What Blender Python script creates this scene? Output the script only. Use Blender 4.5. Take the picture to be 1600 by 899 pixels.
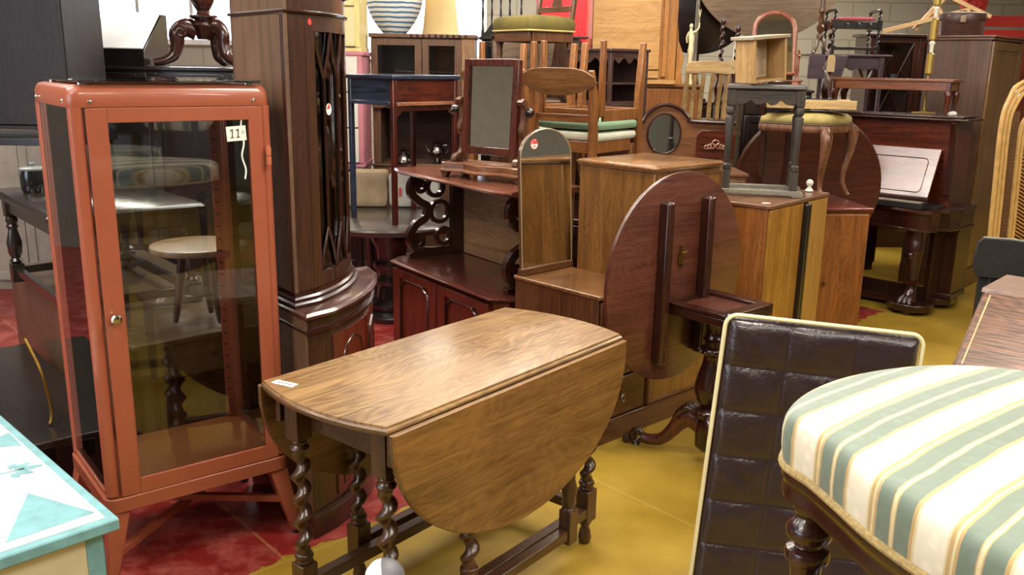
import bpy, bmesh, math, random
from mathutils import Vector, Matrix
R = math.radians
PI = math.pi
random.seed(7)
for o in list(bpy.data.objects):
    bpy.data.objects.remove(o)
SC = bpy.context.scene
COL = SC.collection

# ---------------------------------------------------------------- camera, light level
F_PX, PITCH, ROLL, EYE = 1393.3, .24365, .01717, 1.569
cam_data = bpy.data.cameras.new('camera')
cam = bpy.data.objects.new('camera', cam_data); COL.objects.link(cam)
cam_data.sensor_width = 36; cam_data.lens = F_PX / 1600 * 36
cam_data.clip_start = .05; cam_data.clip_end = 60
fw = Vector((0, math.cos(PITCH), -math.sin(PITCH)))
up0 = Vector((0, math.sin(PITCH), math.cos(PITCH))); rt0 = Vector((1, 0, 0))
rt = math.cos(ROLL) * rt0 + math.sin(ROLL) * up0
up = -math.sin(ROLL) * rt0 + math.cos(ROLL) * up0
m = Matrix((rt, up, -fw)).transposed().to_4x4()
m.translation = Vector((0, 0, EYE))
cam.matrix_world = m
SC.camera = cam
SC.view_settings.view_transform = 'Standard'
SC.view_settings.look = 'None'
SC.view_settings.gamma = 1
SC.view_settings.exposure = 0.0
SC.view_settings.use_curve_mapping = False
W = bpy.data.worlds.new('world'); SC.world = W; W.use_nodes = True
W.node_tree.nodes['Background'].inputs[0].default_value = (.75, .86, 1, 1)
W.node_tree.nodes['Background'].inputs[1].default_value = .6
LAMP_W, TUBE_EMIT, WINDOW_EMIT, SKY_EMIT = 42, 8, 5, 6

# ---------------------------------------------------------------- materials
def lin(c):
    if isinstance(c, str):
        c = tuple(int(c[i:i + 2], 16) / 255 for i in (0, 2, 4))
    return tuple((x / 12.92 if x <= .04045 else ((x + .055) / 1.055) ** 2.4) for x in c) + (1,)
MATS = {}
def nodes(name):
    mt = bpy.data.materials.new(name); mt.use_nodes = True
    nt = mt.node_tree
    return mt, nt, nt.nodes['Principled BSDF']
def N(nt, kind, **kw):
    n = nt.nodes.new(kind)
    for k, v in kw.items():
        if isinstance(k, str) and k.startswith('_'):
            n.inputs[k[1:]].default_value = v
        else: setattr(n, k, v)
    return n
def wood(name, dark, light, axis='z', scale=1.0, rough=.35, coat=.25, figure=.5, bump=.08, swirl=.16):
    key = (name, axis)
    if key in MATS: return MATS[key]
    mt, nt, bs = nodes(name + '_' + axis)
    L = nt.links.new
    tc = N(nt, 'ShaderNodeTexCoord')
    mp = N(nt, 'ShaderNodeMapping')
    s = [30 * scale] * 3; s['xyz'.index(axis)] = 1.8 * scale
    mp.inputs['Scale'].default_value = s
    L(tc.outputs['Object'], mp.inputs[0])
    n1 = N(nt, 'ShaderNodeTexNoise', _Scale=1.0, _Detail=7.0, _Roughness=.62, _Distortion=1.2)
    L(mp.outputs[0], n1.inputs['Vector'])
    n2 = N(nt, 'ShaderNodeTexNoise', _Scale=3.2 * scale, _Detail=3.0)
    L(tc.outputs['Object'], n2.inputs['Vector'])
    mp3 = N(nt, 'ShaderNodeMapping'); s3 = [150 * scale] * 3; s3['xyz'.index(axis)] = 6 * scale
    mp3.inputs['Scale'].default_value = s3
    L(tc.outputs['Object'], mp3.inputs[0])
    n3 = N(nt, 'ShaderNodeTexNoise', _Scale=1.0, _Detail=2.0)
    L(mp3.outputs[0], n3.inputs['Vector'])
    mx = N(nt, 'ShaderNodeMix'); mx.inputs[0].default_value = figure * .6
    L(n1.outputs[0], mx.inputs[2]); L(n2.outputs[0], mx.inputs[3])
    mx2 = N(nt, 'ShaderNodeMix'); mx2.inputs[0].default_value = .25
    L(mx.outputs[0], mx2.inputs[2]); L(n3.outputs[0], mx2.inputs[3])
    mp4 = N(nt, 'ShaderNodeMapping'); s4 = [7.0 * scale] * 3; s4['xyz'.index(axis)] = 1.8 * scale
    mp4.inputs['Scale'].default_value = s4; L(tc.outputs['Object'], mp4.inputs[0])
    n4 = N(nt, 'ShaderNodeTexNoise', _Scale=1.0, _Detail=2.5, _Roughness=.5, _Distortion=.4); L(mp4.outputs[0], n4.inputs['Vector'])
    k1 = N(nt, 'ShaderNodeMath', operation='MULTIPLY'); k1.inputs[1].default_value = 150.0; L(n4.outputs[0], k1.inputs[0])
    k2 = N(nt, 'ShaderNodeMath', operation='SINE'); L(k1.outputs[0], k2.inputs[0])
    k3 = N(nt, 'ShaderNodeMath', operation='MULTIPLY_ADD'); k3.inputs[1].default_value = swirl * .22; L(k2.outputs[0], k3.inputs[0]); L(mx2.outputs[0], k3.inputs[2])
    mx2 = k3
    cr = N(nt, 'ShaderNodeValToRGB')
    cr.color_ramp.elements[0].position = .36; cr.color_ramp.elements[0].color = lin(dark)
    cr.color_ramp.elements[1].position = .64; cr.color_ramp.elements[1].color = lin(light)
    L(mx2.outputs[0], cr.inputs[0]); L(cr.outputs[0], bs.inputs['Base Color'])
    bs.inputs['Roughness'].default_value = rough
    bs.inputs['Coat Weight'].default_value = coat; bs.inputs['Coat Roughness'].default_value = .16
    bp = N(nt, 'ShaderNodeBump', _Strength=bump, _Distance=.01)
    L(n3.outputs[0], bp.inputs['Height']); L(bp.outputs[0], bs.inputs['Normal'])
    MATS[key] = mt
    return mt
def plain(name, col, rough=.5, metal=0, coat=0, var=.12, vscale=12, bump=0, bscale=60, spec=.5):
    if name in MATS: return MATS[name]
    mt, nt, bs = nodes(name); L = nt.links.new
    c = lin(col)
    tc = N(nt, 'ShaderNodeTexCoord')
    n = N(nt, 'ShaderNodeTexNoise', _Scale=vscale, _Detail=5.0); L(tc.outputs['Object'], n.inputs['Vector'])
    cr = N(nt, 'ShaderNodeValToRGB')
    cr.color_ramp.elements[0].position = .3; cr.color_ramp.elements[1].position = .7
    cr.color_ramp.elements[0].color = tuple(x * (1 - var) for x in c[:3]) + (1,)
    cr.color_ramp.elements[1].color = tuple(min(1, x * (1 + var)) for x in c[:3]) + (1,)
    L(n.outputs[0], cr.inputs[0]); L(cr.outputs[0], bs.inputs['Base Color'])
    bs.inputs['Roughness'].default_value = rough; bs.inputs['Metallic'].default_value = metal
    bs.inputs['Coat Weight'].default_value = coat; bs.inputs['Specular IOR Level'].default_value = spec
    if bump:
        n2 = N(nt, 'ShaderNodeTexNoise', _Scale=bscale, _Detail=3.0); L(tc.outputs['Object'], n2.inputs['Vector'])
        bp = N(nt, 'ShaderNodeBump', _Strength=bump, _Distance=.01)
        L(n2.outputs[0], bp.inputs['Height']); L(bp.outputs[0], bs.inputs['Normal'])
    MATS[name] = mt
    return mt
def emit(name, col, s):
    if name in MATS: return MATS[name]
    mt, nt, bs = nodes(name)
    bs.inputs['Base Color'].default_value = lin(col)
    bs.inputs['Emission Color'].default_value = lin(col); bs.inputs['Emission Strength'].default_value = s
    MATS[name] = mt
    return mt
def glass(name='clear_glass', tint=(.95, .96, .95), clear=.95):
    """thin window glass: mostly straight-through with a fresnel reflection"""
    if name in MATS: return MATS[name]
    mt = bpy.data.materials.new(name); mt.use_nodes = True; nt = mt.node_tree; nt.nodes.clear()
    out = N(nt, 'ShaderNodeOutputMaterial')
    tr = N(nt, 'ShaderNodeBsdfTransparent'); tr.inputs[0].default_value = tuple(x * clear for x in tint) + (1,)
    gl = N(nt, 'ShaderNodeBsdfGlossy', _Roughness=.01); gl.inputs[0].default_value = (1, 1, 1, 1)
    fr = N(nt, 'ShaderNodeFresnel', _IOR=1.5)
    mx = N(nt, 'ShaderNodeMixShader')
    nt.links.new(fr.outputs[0], mx.inputs[0]); nt.links.new(tr.outputs[0], mx.inputs[1])
    nt.links.new(gl.outputs[0], mx.inputs[2]); nt.links.new(mx.outputs[0], out.inputs[0])
    MATS[name] = mt
    return mt
def mirror_mat():
    if 'mirror' in MATS: return MATS['mirror']
    mt, nt, bs = nodes('mirror_silver')
    bs.inputs['Base Color'].default_value = (.80, .82, .80, 1); bs.inputs['Metallic'].default_value = 1
    tc = N(nt, 'ShaderNodeTexCoord'); n = N(nt, 'ShaderNodeTexNoise', _Scale=7.0, _Detail=5.0)
    nt.links.new(tc.outputs['Object'], n.inputs['Vector'])
    mr = N(nt, 'ShaderNodeMapRange'); nt.links.new(n.outputs[0], mr.inputs[0])
    mr.inputs[3].default_value = .01; mr.inputs[4].default_value = .06
    nt.links.new(mr.outputs[0], bs.inputs['Roughness'])
    MATS['mirror'] = mt
    return mt

def OAK(a='z'): return wood('golden_brown_oak', '5a3714', '98713b', a, 1, .38, .35, .4)
def OAKTOP(a='x'): return wood('worn_oak_top', '5e4326', '9c7a50', a, .8, .30, .35, .8, .12, .26)
def OAKDK(a='z'): return wood('dark_stained_oak', '25140a', '52321c', a, 1, .32, .4)
def MAH(a='z'): return wood('mahogany', '2c0f08', '5e2817', a, 1, .25, .5)
def MAHD(a='z'): return wood('dark_mahogany', '1a0a07', '3a1810', a, 1, .25, .5)
def MAHR(a='z'): return wood('red_mahogany', '3a120b', '6b2b1a', a, 1, .28, .5)
def WAL(a='z'): return wood('walnut', '3e2414', '6e452a', a, 1, .33, .35)
def TEAK(a='z'): return wood('teak', '5e3313', '935a26', a, 1, .4, .15)
def VEN(a='z'): return wood('honey_veneer', '573414', '8a5e2c', a, .8, .3, .35, .5)
def PINE(a='z'): return wood('light_pine_veneer', 'a0703a', 'c89a5e', a, .5, .4, .2, .7)
def EBO(a='z'): return wood('ebonised_wood', '0b0808', '211715', a, 1, .25, .5)
def GREYW(a='z'): return wood('dusty_grey_black_wood', '221d19', '483f37', a, 1, .5, .1)
def RAW(a='z'): return wood('raw_backboard', '57432f', '80664a', a, .6, .6, .0)
def brass(): return plain('aged_brass', '8d6f35', .3, 1)
def chrome(): return plain('polished_chrome', 'c9c9c9', .15, 1, var=.03)
def iron(): return plain('dark_iron', '2a2622', .45, 1)
def paper(): return plain('white_paper', 'ece8df', .7, var=.02)
def redink(): return plain('red_ink', 'c23a36', .6, var=.02)
def black(): return plain('black_ink', '131313', .6, var=.02)

# ---------------------------------------------------------------- mesh helpers
class MB:
    def __init__(s): s.bm = bmesh.new(); s.mi = 0
    def face(s, vs):
        try: f = s.bm.faces.new(vs)
        except ValueError: return None
        f.material_index = s.mi; return f
    def box(s, x0, x1, y0, y1, z0, z1, M=None):
        c = [Vector(p) for p in ((x0,y0,z0),(x1,y0,z0),(x1,y1,z0),(x0,y1,z0),(x0,y0,z1),(x1,y0,z1),(x1,y1,z1),(x0,y1,z1))]
        return s.hexa(c, M)
    def hexa(s, c, M=None):
        v = [s.bm.verts.new(M @ Vector(p) if M else p) for p in c]
        for f in ((3,2,1,0),(4,5,6,7),(0,1,5,4),(1,2,6,5),(2,3,7,6),(3,0,4,7)): s.face([v[i] for i in f])
        return s
    def prism(s, poly, ax, a0, a1, M=None):
        """extrude a 2D polygon along axis ax; poly is (y,z) / (x,z) / (x,y)"""
        def P(p, a):
            q = Vector({'x': (a, p[0], p[1]), 'y': (p[0], a, p[1]), 'z': (p[0], p[1], a)}[ax])
            return M @ q if M else q
        A = [s.bm.verts.new(P(p, a0)) for p in poly]; B = [s.bm.verts.new(P(p, a1)) for p in poly]
        s.face(A); s.face(B[::-1]); n = len(poly)
        for i in range(n): s.face([A[i], B[i], B[(i + 1) % n], A[(i + 1) % n]])
        return s
    def rings(s, rings, cap=True, closed=False):
        vr = [[s.bm.verts.new(p) for p in r] for r in rings]; n = len(vr[0])
        k = len(vr)
        for i in range(k if closed else k - 1):
            a, b = vr[i], vr[(i + 1) % k]
            for j in range(n): s.face([a[j], a[(j + 1) % n], b[(j + 1) % n], b[j]])
        if cap and not closed: s.face(vr[0][::-1]); s.face(vr[-1])
        return s
    def lathe(s, prof, c=(0, 0, 0), seg=20, M=None):
        out = []
        for r, z in prof:
            r = max(r, .0004)
            ring = [Vector((c[0] + r * math.cos(2*PI*j/seg), c[1] + r * math.sin(2*PI*j/seg), c[2] + z)) for j in range(seg)]
            out.append([M @ p for p in ring] if M else ring)
        return s.rings(out)
    def twist(s, c, z0, z1, r, turns, seg=14, hand=1, n=None):
        n = n or int(turns * 12); out = []
        for i in range(n + 1):
            t = i / n; z = z0 + (z1 - z0) * t; a = hand * 2 * PI * turns * t
            e = r * .36 * min(1, t * 8, (1 - t) * 8); q = r * .74
            out.append([Vector((c[0] + e*math.cos(a) + q*math.cos(2*PI*j/seg), c[1] + e*math.sin(a) + q*math.sin(2*PI*j/seg), z)) for j in range(seg)])
        return s.rings(out)
    def tube(s, pts, r, seg=8, closed=False):
        pts = [Vector(p) for p in pts]; n = len(pts); out = []
        rr = r if isinstance(r, (list, tuple)) else [r] * n
        prev = None
        for i in range(n):
            a = pts[(i - 1) % n] if (closed or i > 0) else pts[0]
            b = pts[(i + 1) % n] if (closed or i < n - 1) else pts[-1]
            t = (b - a).normalized()
            if prev is None:
                u = t.orthogonal().normalized()
            else:
                u = (prev - t * prev.dot(t))
                u = u.normalized() if u.length > 1e-6 else t.orthogonal().normalized()
            prev = u; w = t.cross(u)
            out.append([pts[i] + rr[i] * (u * math.cos(2*PI*j/seg) + w * math.sin(2*PI*j/seg)) for j in range(seg)])
        return s.rings(out, closed=closed)
    def ribbon(s, pts, w, ax, a0, a1, M=None):
        """thick curved band: 2D centre line with half widths, extruded along ax"""
        n = len(pts); L_, R_ = [], []
        for i, p in enumerate(pts):
            a = pts[max(0, i-1)]; b = pts[min(n-1, i+1)]
            dx, dy = b[0]-a[0], b[1]-a[1]; l = math.hypot(dx, dy) or 1
            ww = w[i] if isinstance(w, (list, tuple)) else w
            L_.append((p[0] - dy/l*ww, p[1] + dx/l*ww)); R_.append((p[0] + dy/l*ww, p[1] - dx/l*ww))
        for i in range(n-1):
            q = [L_[i], L_[i+1], R_[i+1], R_[i]]
            s.prism(q, ax, a0, a1, M)
        return s
    def paint(s, test, idx=1):
        s.bm.normal_update()
        for f in s.bm.faces:
            if test(f.calc_center_median(), f.normal): f.material_index = idx
        return s
    def done(s, name, mats, parent=None, bevel=.0025, label=None, smooth=40, merge=True, subsurf=0):
        if merge: bmesh.ops.remove_doubles(s.bm, verts=s.bm.verts, dist=1e-5)
        bmesh.ops.recalc_face_normals(s.bm, faces=s.bm.faces)
        me = bpy.data.meshes.new(name); s.bm.to_mesh(me); s.bm.free()
        if not isinstance(mats, (list, tuple)): mats = [mats]
        for mt in mats: me.materials.append(mt)
        for p in me.polygons: p.use_smooth = True
        me.set_sharp_from_angle(angle=R(smooth))
        o = bpy.data.objects.new(name, me); COL.objects.link(o)
        if parent: o.parent = parent
        if label: o['label'] = label
        if subsurf:
            sm = o.modifiers.new('subsurf', 'SUBSURF'); sm.levels = subsurf; sm.render_levels = subsurf
        if bevel:
            b = o.modifiers.new('bevel', 'BEVEL'); b.width = bevel; b.segments = 2
            b.limit_method = 'ANGLE'; b.angle_limit = R(50); b.harden_normals = False
        return o
def spline(pts, n=6):
    """Catmull-Rom through 2D or 3D points"""
    P = [Vector(p) for p in pts]; out = []
    for i in range(len(P) - 1):
        p0 = P[max(i-1, 0)]; p1 = P[i]; p2 = P[i+1]; p3 = P[min(i+2, len(P)-1)]
        for k in range(n):
            t = k / n
            out.append(.5 * ((2*p1) + (-p0+p2)*t + (2*p0-5*p1+4*p2-p3)*t*t + (-p0+3*p1-3*p2+p3)*t**3))
    out.append(P[-1])
    return out
def interp(vals, n=6):
    out = []
    for i in range(len(vals) - 1):
        for k in range(n): out.append(vals[i] + (vals[i+1] - vals[i]) * k / n)
    out.append(vals[-1]); return out
def thing(name, label, cat, loc=(0, 0, 0), rz=0, group=None, rx=0, ry=0):
    o = bpy.data.objects.new(name, None); COL.objects.link(o); o.empty_display_size = .05
    o.location = loc; o.rotation_euler = (rx, ry, rz)
    o['label'] = label; o['category'] = cat
    if group: o['group'] = group
    return o
def tag(o, label, cat, group=None):
    o['label'] = label; o['category'] = cat
    if group: o['group'] = group
    return o
def struct(o):
    o['kind'] = 'structure'; return o
def dup(root, loc, rz, label, group=None, rx=None):
    r = root.copy(); COL.objects.link(r); r.location = loc
    r.rotation_euler = (root.rotation_euler[0] if rx is None else rx, root.rotation_euler[1], rz)
    r['label'] = label
    if group: r['group'] = group
    for ch in list(root.children):
        c = ch.copy(); COL.objects.link(c); c.parent = r
        for g in list(ch.children):
            d = g.copy(); COL.objects.link(d); d.parent = c
    return r
def circle(r, n=48, cx=0, cy=0, a0=0, a1=2*PI):
    return [(cx + r*math.cos(a0+(a1-a0)*i/n), cy + r*math.sin(a0+(a1-a0)*i/n)) for i in range(n)]
def rrect(x0, x1, y0, y1, r, n=5):
    out = []
    for cx, cy, a in ((x1-r, y0+r, -90), (x1-r, y1-r, 0), (x0+r, y1-r, 90), (x0+r, y0+r, 180)):
        for i in range(n+1):
            t = R(a + 90*i/n); out.append((cx + r*math.cos(t), cy + r*math.sin(t)))
    return out
def frame_mb(b, x0, x1, z0, z1, w, y0, y1, wt=None, wb=None, wr=None):
    wt = wt or w; wb = wb or w; wr = wr or w
    b.box(x0, x0+w, y0, y1, z0, z1); b.box(x1-wr, x1, y0, y1, z0, z1)
    b.box(x0+w, x1-wr, y0, y1, z1-wt, z1); b.box(x0+w, x1-wr, y0, y1, z0, z0+wb)
    return b
GL = glass()
# ================================================================ the setting
def floor_mat():
    mt, nt, bs = nodes('painted_floor'); L = nt.links.new
    tc = N(nt, 'ShaderNodeTexCoord')
    n1 = N(nt, 'ShaderNodeTexNoise', _Scale=1.6, _Detail=6.0, _Roughness=.6); L(tc.outputs['Object'], n1.inputs[0])
    cy = N(nt, 'ShaderNodeValToRGB'); cy.color_ramp.elements[0].position = .35; cy.color_ramp.elements[1].position = .65
    cy.color_ramp.elements[0].color = lin('86691c'); cy.color_ramp.elements[1].color = lin('a98a34')
    L(n1.outputs[0], cy.inputs[0])
    n2 = N(nt, 'ShaderNodeTexNoise', _Scale=9.0, _Detail=8.0, _Roughness=.7); L(tc.outputs['Object'], n2.inputs[0])
    crd = N(nt, 'ShaderNodeValToRGB'); crd.color_ramp.elements[0].position = .45; crd.color_ramp.elements[1].position = .72
    crd.color_ramp.elements[0].color = lin('7a1f1c'); crd.color_ramp.elements[1].color = lin('a85a50')
    L(n2.outputs[0], crd.inputs[0])
    # the red paint lies beyond a diagonal line, slightly ragged
    sx = N(nt, 'ShaderNodeSeparateXYZ'); L(tc.outputs['Object'], sx.inputs[0])
    # y - (1.06*x + 3.26) > 0 is red
    mu = N(nt, 'ShaderNodeMath', operation='MULTIPLY_ADD'); mu.inputs[1].default_value = -1.0; mu.inputs[2].default_value = -3.30
    L(sx.outputs[0], mu.inputs[0])
    ad = N(nt, 'ShaderNodeMath', operation='ADD'); L(sx.outputs[1], ad.inputs[0]); L(mu.outputs[0], ad.inputs[1])
    n3 = N(nt, 'ShaderNodeTexNoise', _Scale=14.0, _Detail=4.0); L(tc.outputs['Object'], n3.inputs[0])
    ma = N(nt, 'ShaderNodeMath', operation='MULTIPLY_ADD'); ma.inputs[1].default_value = .16
    L(n3.outputs[0], ma.inputs[0]); L(ad.outputs[0], ma.inputs[2])
    gt = N(nt, 'ShaderNodeMath', operation='GREATER_THAN'); gt.inputs[1].default_value = .10
    L(ma.outputs[0], gt.inputs[0])
    # but not past the piano
    mu2 = N(nt, 'ShaderNodeMath', operation='MULTIPLY_ADD'); mu2.inputs[1].default_value = 1.0; mu2.inputs[2].default_value = -8.35
    L(sx.outputs[0], mu2.inputs[0])
    ad2 = N(nt, 'ShaderNodeMath', operation='ADD'); L(sx.outputs[1], ad2.inputs[0]); L(mu2.outputs[0], ad2.inputs[1])
    lt = N(nt, 'ShaderNodeMath', operation='LESS_THAN'); lt.inputs[1].default_value = 0.0; L(ad2.outputs[0], lt.inputs[0])
    mm = N(nt, 'ShaderNodeMath', operation='MULTIPLY'); L(gt.outputs[0], mm.inputs[0]); L(lt.outputs[0], mm.inputs[1])
    mx = N(nt, 'ShaderNodeMix', data_type='RGBA')
    L(mm.outputs[0], mx.inputs[0]); L(cy.outputs[0], mx.inputs[6]); L(crd.outputs[0], mx.inputs[7])
    # worn specks
    n4 = N(nt, 'ShaderNodeTexNoise', _Scale=60.0, _Detail=3.0); L(tc.outputs['Object'], n4.inputs[0])
    c4 = N(nt, 'ShaderNodeValToRGB'); c4.color_ramp.elements[0].position = .70; c4.color_ramp.elements[1].position = .74
    L(n4.outputs[0], c4.inputs[0])
    mx3 = N(nt, 'ShaderNodeMix', data_type='RGBA'); mx3.inputs[7].default_value = lin('c9a95c')
    sc = N(nt, 'ShaderNodeMath', operation='MULTIPLY'); sc.inputs[1].default_value = .5; L(c4.outputs[0], sc.inputs[0])
    L(sc.outputs[0], mx3.inputs[0]); L(mx.outputs[2], mx3.inputs[6])
    # pale joint lines between the boards
    mpb = N(nt, 'ShaderNodeMapping'); mpb.inputs['Rotation'].default_value = (0, 0, R(-42)); L(tc.outputs['Object'], mpb.inputs[0])
    brk = N(nt, 'ShaderNodeTexBrick'); brk.inputs['Scale'].default_value = 1.0; brk.inputs['Brick Width'].default_value = 2.4; brk.inputs['Row Height'].default_value = 1.2; brk.inputs['Mortar Size'].default_value = .006
    L(mpb.outputs[0], brk.inputs[0])
    mf = N(nt, 'ShaderNodeMath', operation='MULTIPLY'); mf.inputs[1].default_value = .13; L(brk.outputs['Fac'], mf.inputs[0])
    mx4 = N(nt, 'ShaderNodeMix', data_type='RGBA'); mx4.inputs[7].default_value = lin('d0b878'); L(mf.outputs[0], mx4.inputs[0]); L(mx3.outputs[2], mx4.inputs[6])
    L(mx4.outputs[2], bs.inputs['Base Color'])
    bs.inputs['Roughness'].default_value = .33; bs.inputs['Specular IOR Level'].default_value = .4
    bp = N(nt, 'ShaderNodeBump', _Strength=.1, _Distance=.02); L(n1.outputs[0], bp.inputs['Height']); L(bp.outputs[0], bs.inputs['Normal'])
    return mt
def wall_mat():
    mt, nt, bs = nodes('painted_block_wall'); L = nt.links.new
    tc = N(nt, 'ShaderNodeTexCoord'); mp = N(nt, 'ShaderNodeMapping'); mp.inputs['Rotation'].default_value = (R(90), 0, 0)
    L(tc.outputs['Object'], mp.inputs[0])
    br = N(nt, 'ShaderNodeTexBrick'); br.inputs['Scale'].default_value = 1.0
    br.inputs['Brick Width'].default_value = .44; br.inputs['Row Height'].default_value = .215; br.inputs['Mortar Size'].default_value = .008
    br.inputs['Color1'].default_value = lin('a39e8e'); br.inputs['Color2'].default_value = lin('9c9787'); br.inputs['Mortar'].default_value = lin('86826f')
    L(mp.outputs[0], br.inputs[0]); L(br.outputs[0], bs.inputs['Base Color']); bs.inputs['Roughness'].default_value = .7
    return mt
X0, X1, Y0, Y1, ZC = -5.5, 7.5, -4.5, 11.0, 3.3
struct(MB().box(X0, X1, Y0, Y1, -.1, 0).done('floor', floor_mat(), bevel=0))
WM = wall_mat()
struct(MB().box(X0, X1, Y1, Y1+.2, 0, ZC).done('wall_back', WM, bevel=0))
struct(MB().box(X1, X1+.2, Y0, Y1, 0, ZC).done('wall_right', plain('cream_wall', '67635a', .7), bevel=0))
struct(MB().box(X0, X1, Y0-.2, Y0, 0, ZC).done('wall_front', plain('cream_wall', '67635a', .7), bevel=0))
b = MB()      # left wall with the window opening
b.box(X0-.2, X0, Y0, -4.1, 0, ZC); b.box(X0-.2, X0, 1.1, Y1, 0, ZC); b.box(X0-.2, X0, -4.1, 1.1, 0, 1.25); b.box(X0-.2, X0, -4.1, 1.1, 2.95, ZC)
struct(b.done('wall_left', plain('cream_wall', '67635a', .7), bevel=0))
ceil = plain('white_ceiling', 'bab7ad', .8)
struct(MB().box(X0, X1, Y0, Y1, ZC, ZC+.15).done('ceiling', ceil, bevel=0))
b = MB()
for k in (-3.0, -.9, 3.0, 6.0, 7.95): b.box(X0, X1, k, k+.18, ZC-.26, ZC)
struct(b.done('trim_1', plain('ceiling_beam_paint', '8f8c83', .7), bevel=0))
# window strip in the left wall, daylight behind it
w = bpy.data.objects.new('window_1', None); COL.objects.link(w); w.location = (X0-.08, -1.5, 1.25); struct(w)
b = MB()
for k in range(6): b.box(-.03, .03, -2.6 + k*1.028, -2.54 + k*1.028, 0, 1.7)
b.box(-.03, .03, -2.6, 2.6, 0, .06); b.box(-.03, .03, -2.6, 2.6, 1.64, 1.7)
b.done('window_frame', plain('white_gloss_paint', 'e2e0da', .4), w)
b = MB(); b.box(-.02, -.012, -2.6, 2.6, .02, 1.68)
b.done('window_pane', emit('daylight_pane', 'd5e4ff', WINDOW_EMIT), w, bevel=0)
la = bpy.data.lights.new('daylight', 'AREA'); la.shape = 'RECTANGLE'; la.size = 5.0; la.size_y = 1.6; la.energy = 45; la.color = (.75, .86, 1)
lo = bpy.data.objects.new('daylight', la); COL.objects.link(lo); lo.location = (X0+.06, -1.5, 2.1); lo.rotation_euler = (0, R(-90), 0)
# ceiling strip lights
proto = None
tubes = [(-2.6, .2), (.6, .2), (3.8, .2), (-2.6, 2.6), (.7, 2.5), (3.8, 2.6), (-3.4, 4.8), (-.9, 4.8), (.75, 4.8), (3.6, 4.8), (-2.6, 7.2), (.5, 7.2), (3.8, 7.2), (-1.4, 9.4), (.5, 9.4), (3.2, 9.4)]
for i, (x, y) in enumerate(tubes):
    if proto is None:
        t = thing('ceiling_light', 'long white fluorescent batten hung under the pale ceiling', 'ceiling light', (x, y, ZC-.42), 0, 'fluorescent battens under the ceiling')
        MB().box(-.8, .8, -.10, .10, .05, .10).done('housing', plain('white_gloss_paint', 'e2e0da', .4), t)
        MB().box(-.78, .78, -.09, .09, 0, .05).done('diffuser', emit('tube_light', 'fff3df', TUBE_EMIT), t, bevel=.01)
        b = MB(); b.tube([(-.5, 0, .1), (-.5, 0, .42)], .006); b.tube([(.5, 0, .1), (.5, 0, .42)], .006)
        b.done('hanger', chrome(), t, bevel=0)
        proto = t
    else: dup(proto, (x, y, ZC-.42), 0, proto['label'])
    la = bpy.data.lights.new('tube', 'AREA'); la.shape = 'RECTANGLE'; la.size = 1.5; la.size_y = .2; la.energy = LAMP_W * (1.3 if y < 3 else 1); la.color = (1, .93, .82)
    lo = bpy.data.objects.new('tube', la); COL.objects.link(lo); lo.location = (x, y, ZC-.43)
# daylight windows in the back wall
for i, (x0, x1, z0, z1) in enumerate(((-5.1, -3.2, 1.75, 2.95), (-2.1, -.35, 1.62, 2.95), (-.2, 1.3, 2.55, 3.2))):
    w = bpy.data.objects.new('window_%d' % (i+2), None); COL.objects.link(w); w.location = ((x0+x1)/2, Y1, z0); struct(w); hw = (x1-x0)/2
    b = MB(); frame_mb(b, -hw, hw, 0, z1-z0, .06, -.05, -.003)
    for k in (1, 2): b.box(-hw+2*hw*k/3-.02, -hw+2*hw*k/3+.02, -.045, -.006, .06, z1-z0-.06)
    b.done('window_frame', plain('white_gloss_paint', 'e2e0da', .4), w)
    MB().box(-hw+.06, hw-.06, -.012, -.004, .06, z1-z0-.06).done('window_pane', emit('daylight_pane', 'd5e4ff', WINDOW_EMIT), w, bevel=0)

# roof lights set into the ceiling
for i, (x, y, sx, sy) in enumerate(((.25, 4.9, 1.5, .75), (-2.2, 1.2, 1.2, .6), (2.6, 1.0, 1.2, .6), (.6, 9.0, 1.1, .7), (-3.2, 8.2, 1.0, .6))):
    w = bpy.data.objects.new('window_%d' % (i+5), None); COL.objects.link(w); w.location = (x, y, ZC); struct(w)
    b = MB(); b.box(-sx-.06, sx+.06, -sy-.06, -sy, -.04, -.002); b.box(-sx-.06, sx+.06, sy, sy+.06, -.04, -.002); b.box(-sx-.06, -sx, -sy, sy, -.04, -.002); b.box(sx, sx+.06, -sy, sy, -.04, -.002)
    b.done('window_frame', plain('white_gloss_paint', 'e2e0da', .4), w)
    MB().box(-sx, sx, -sy, sy, -.012, -.004).done('window_pane', emit('skylight_pane', 'f4f4f0', SKY_EMIT), w, bevel=0)
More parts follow.
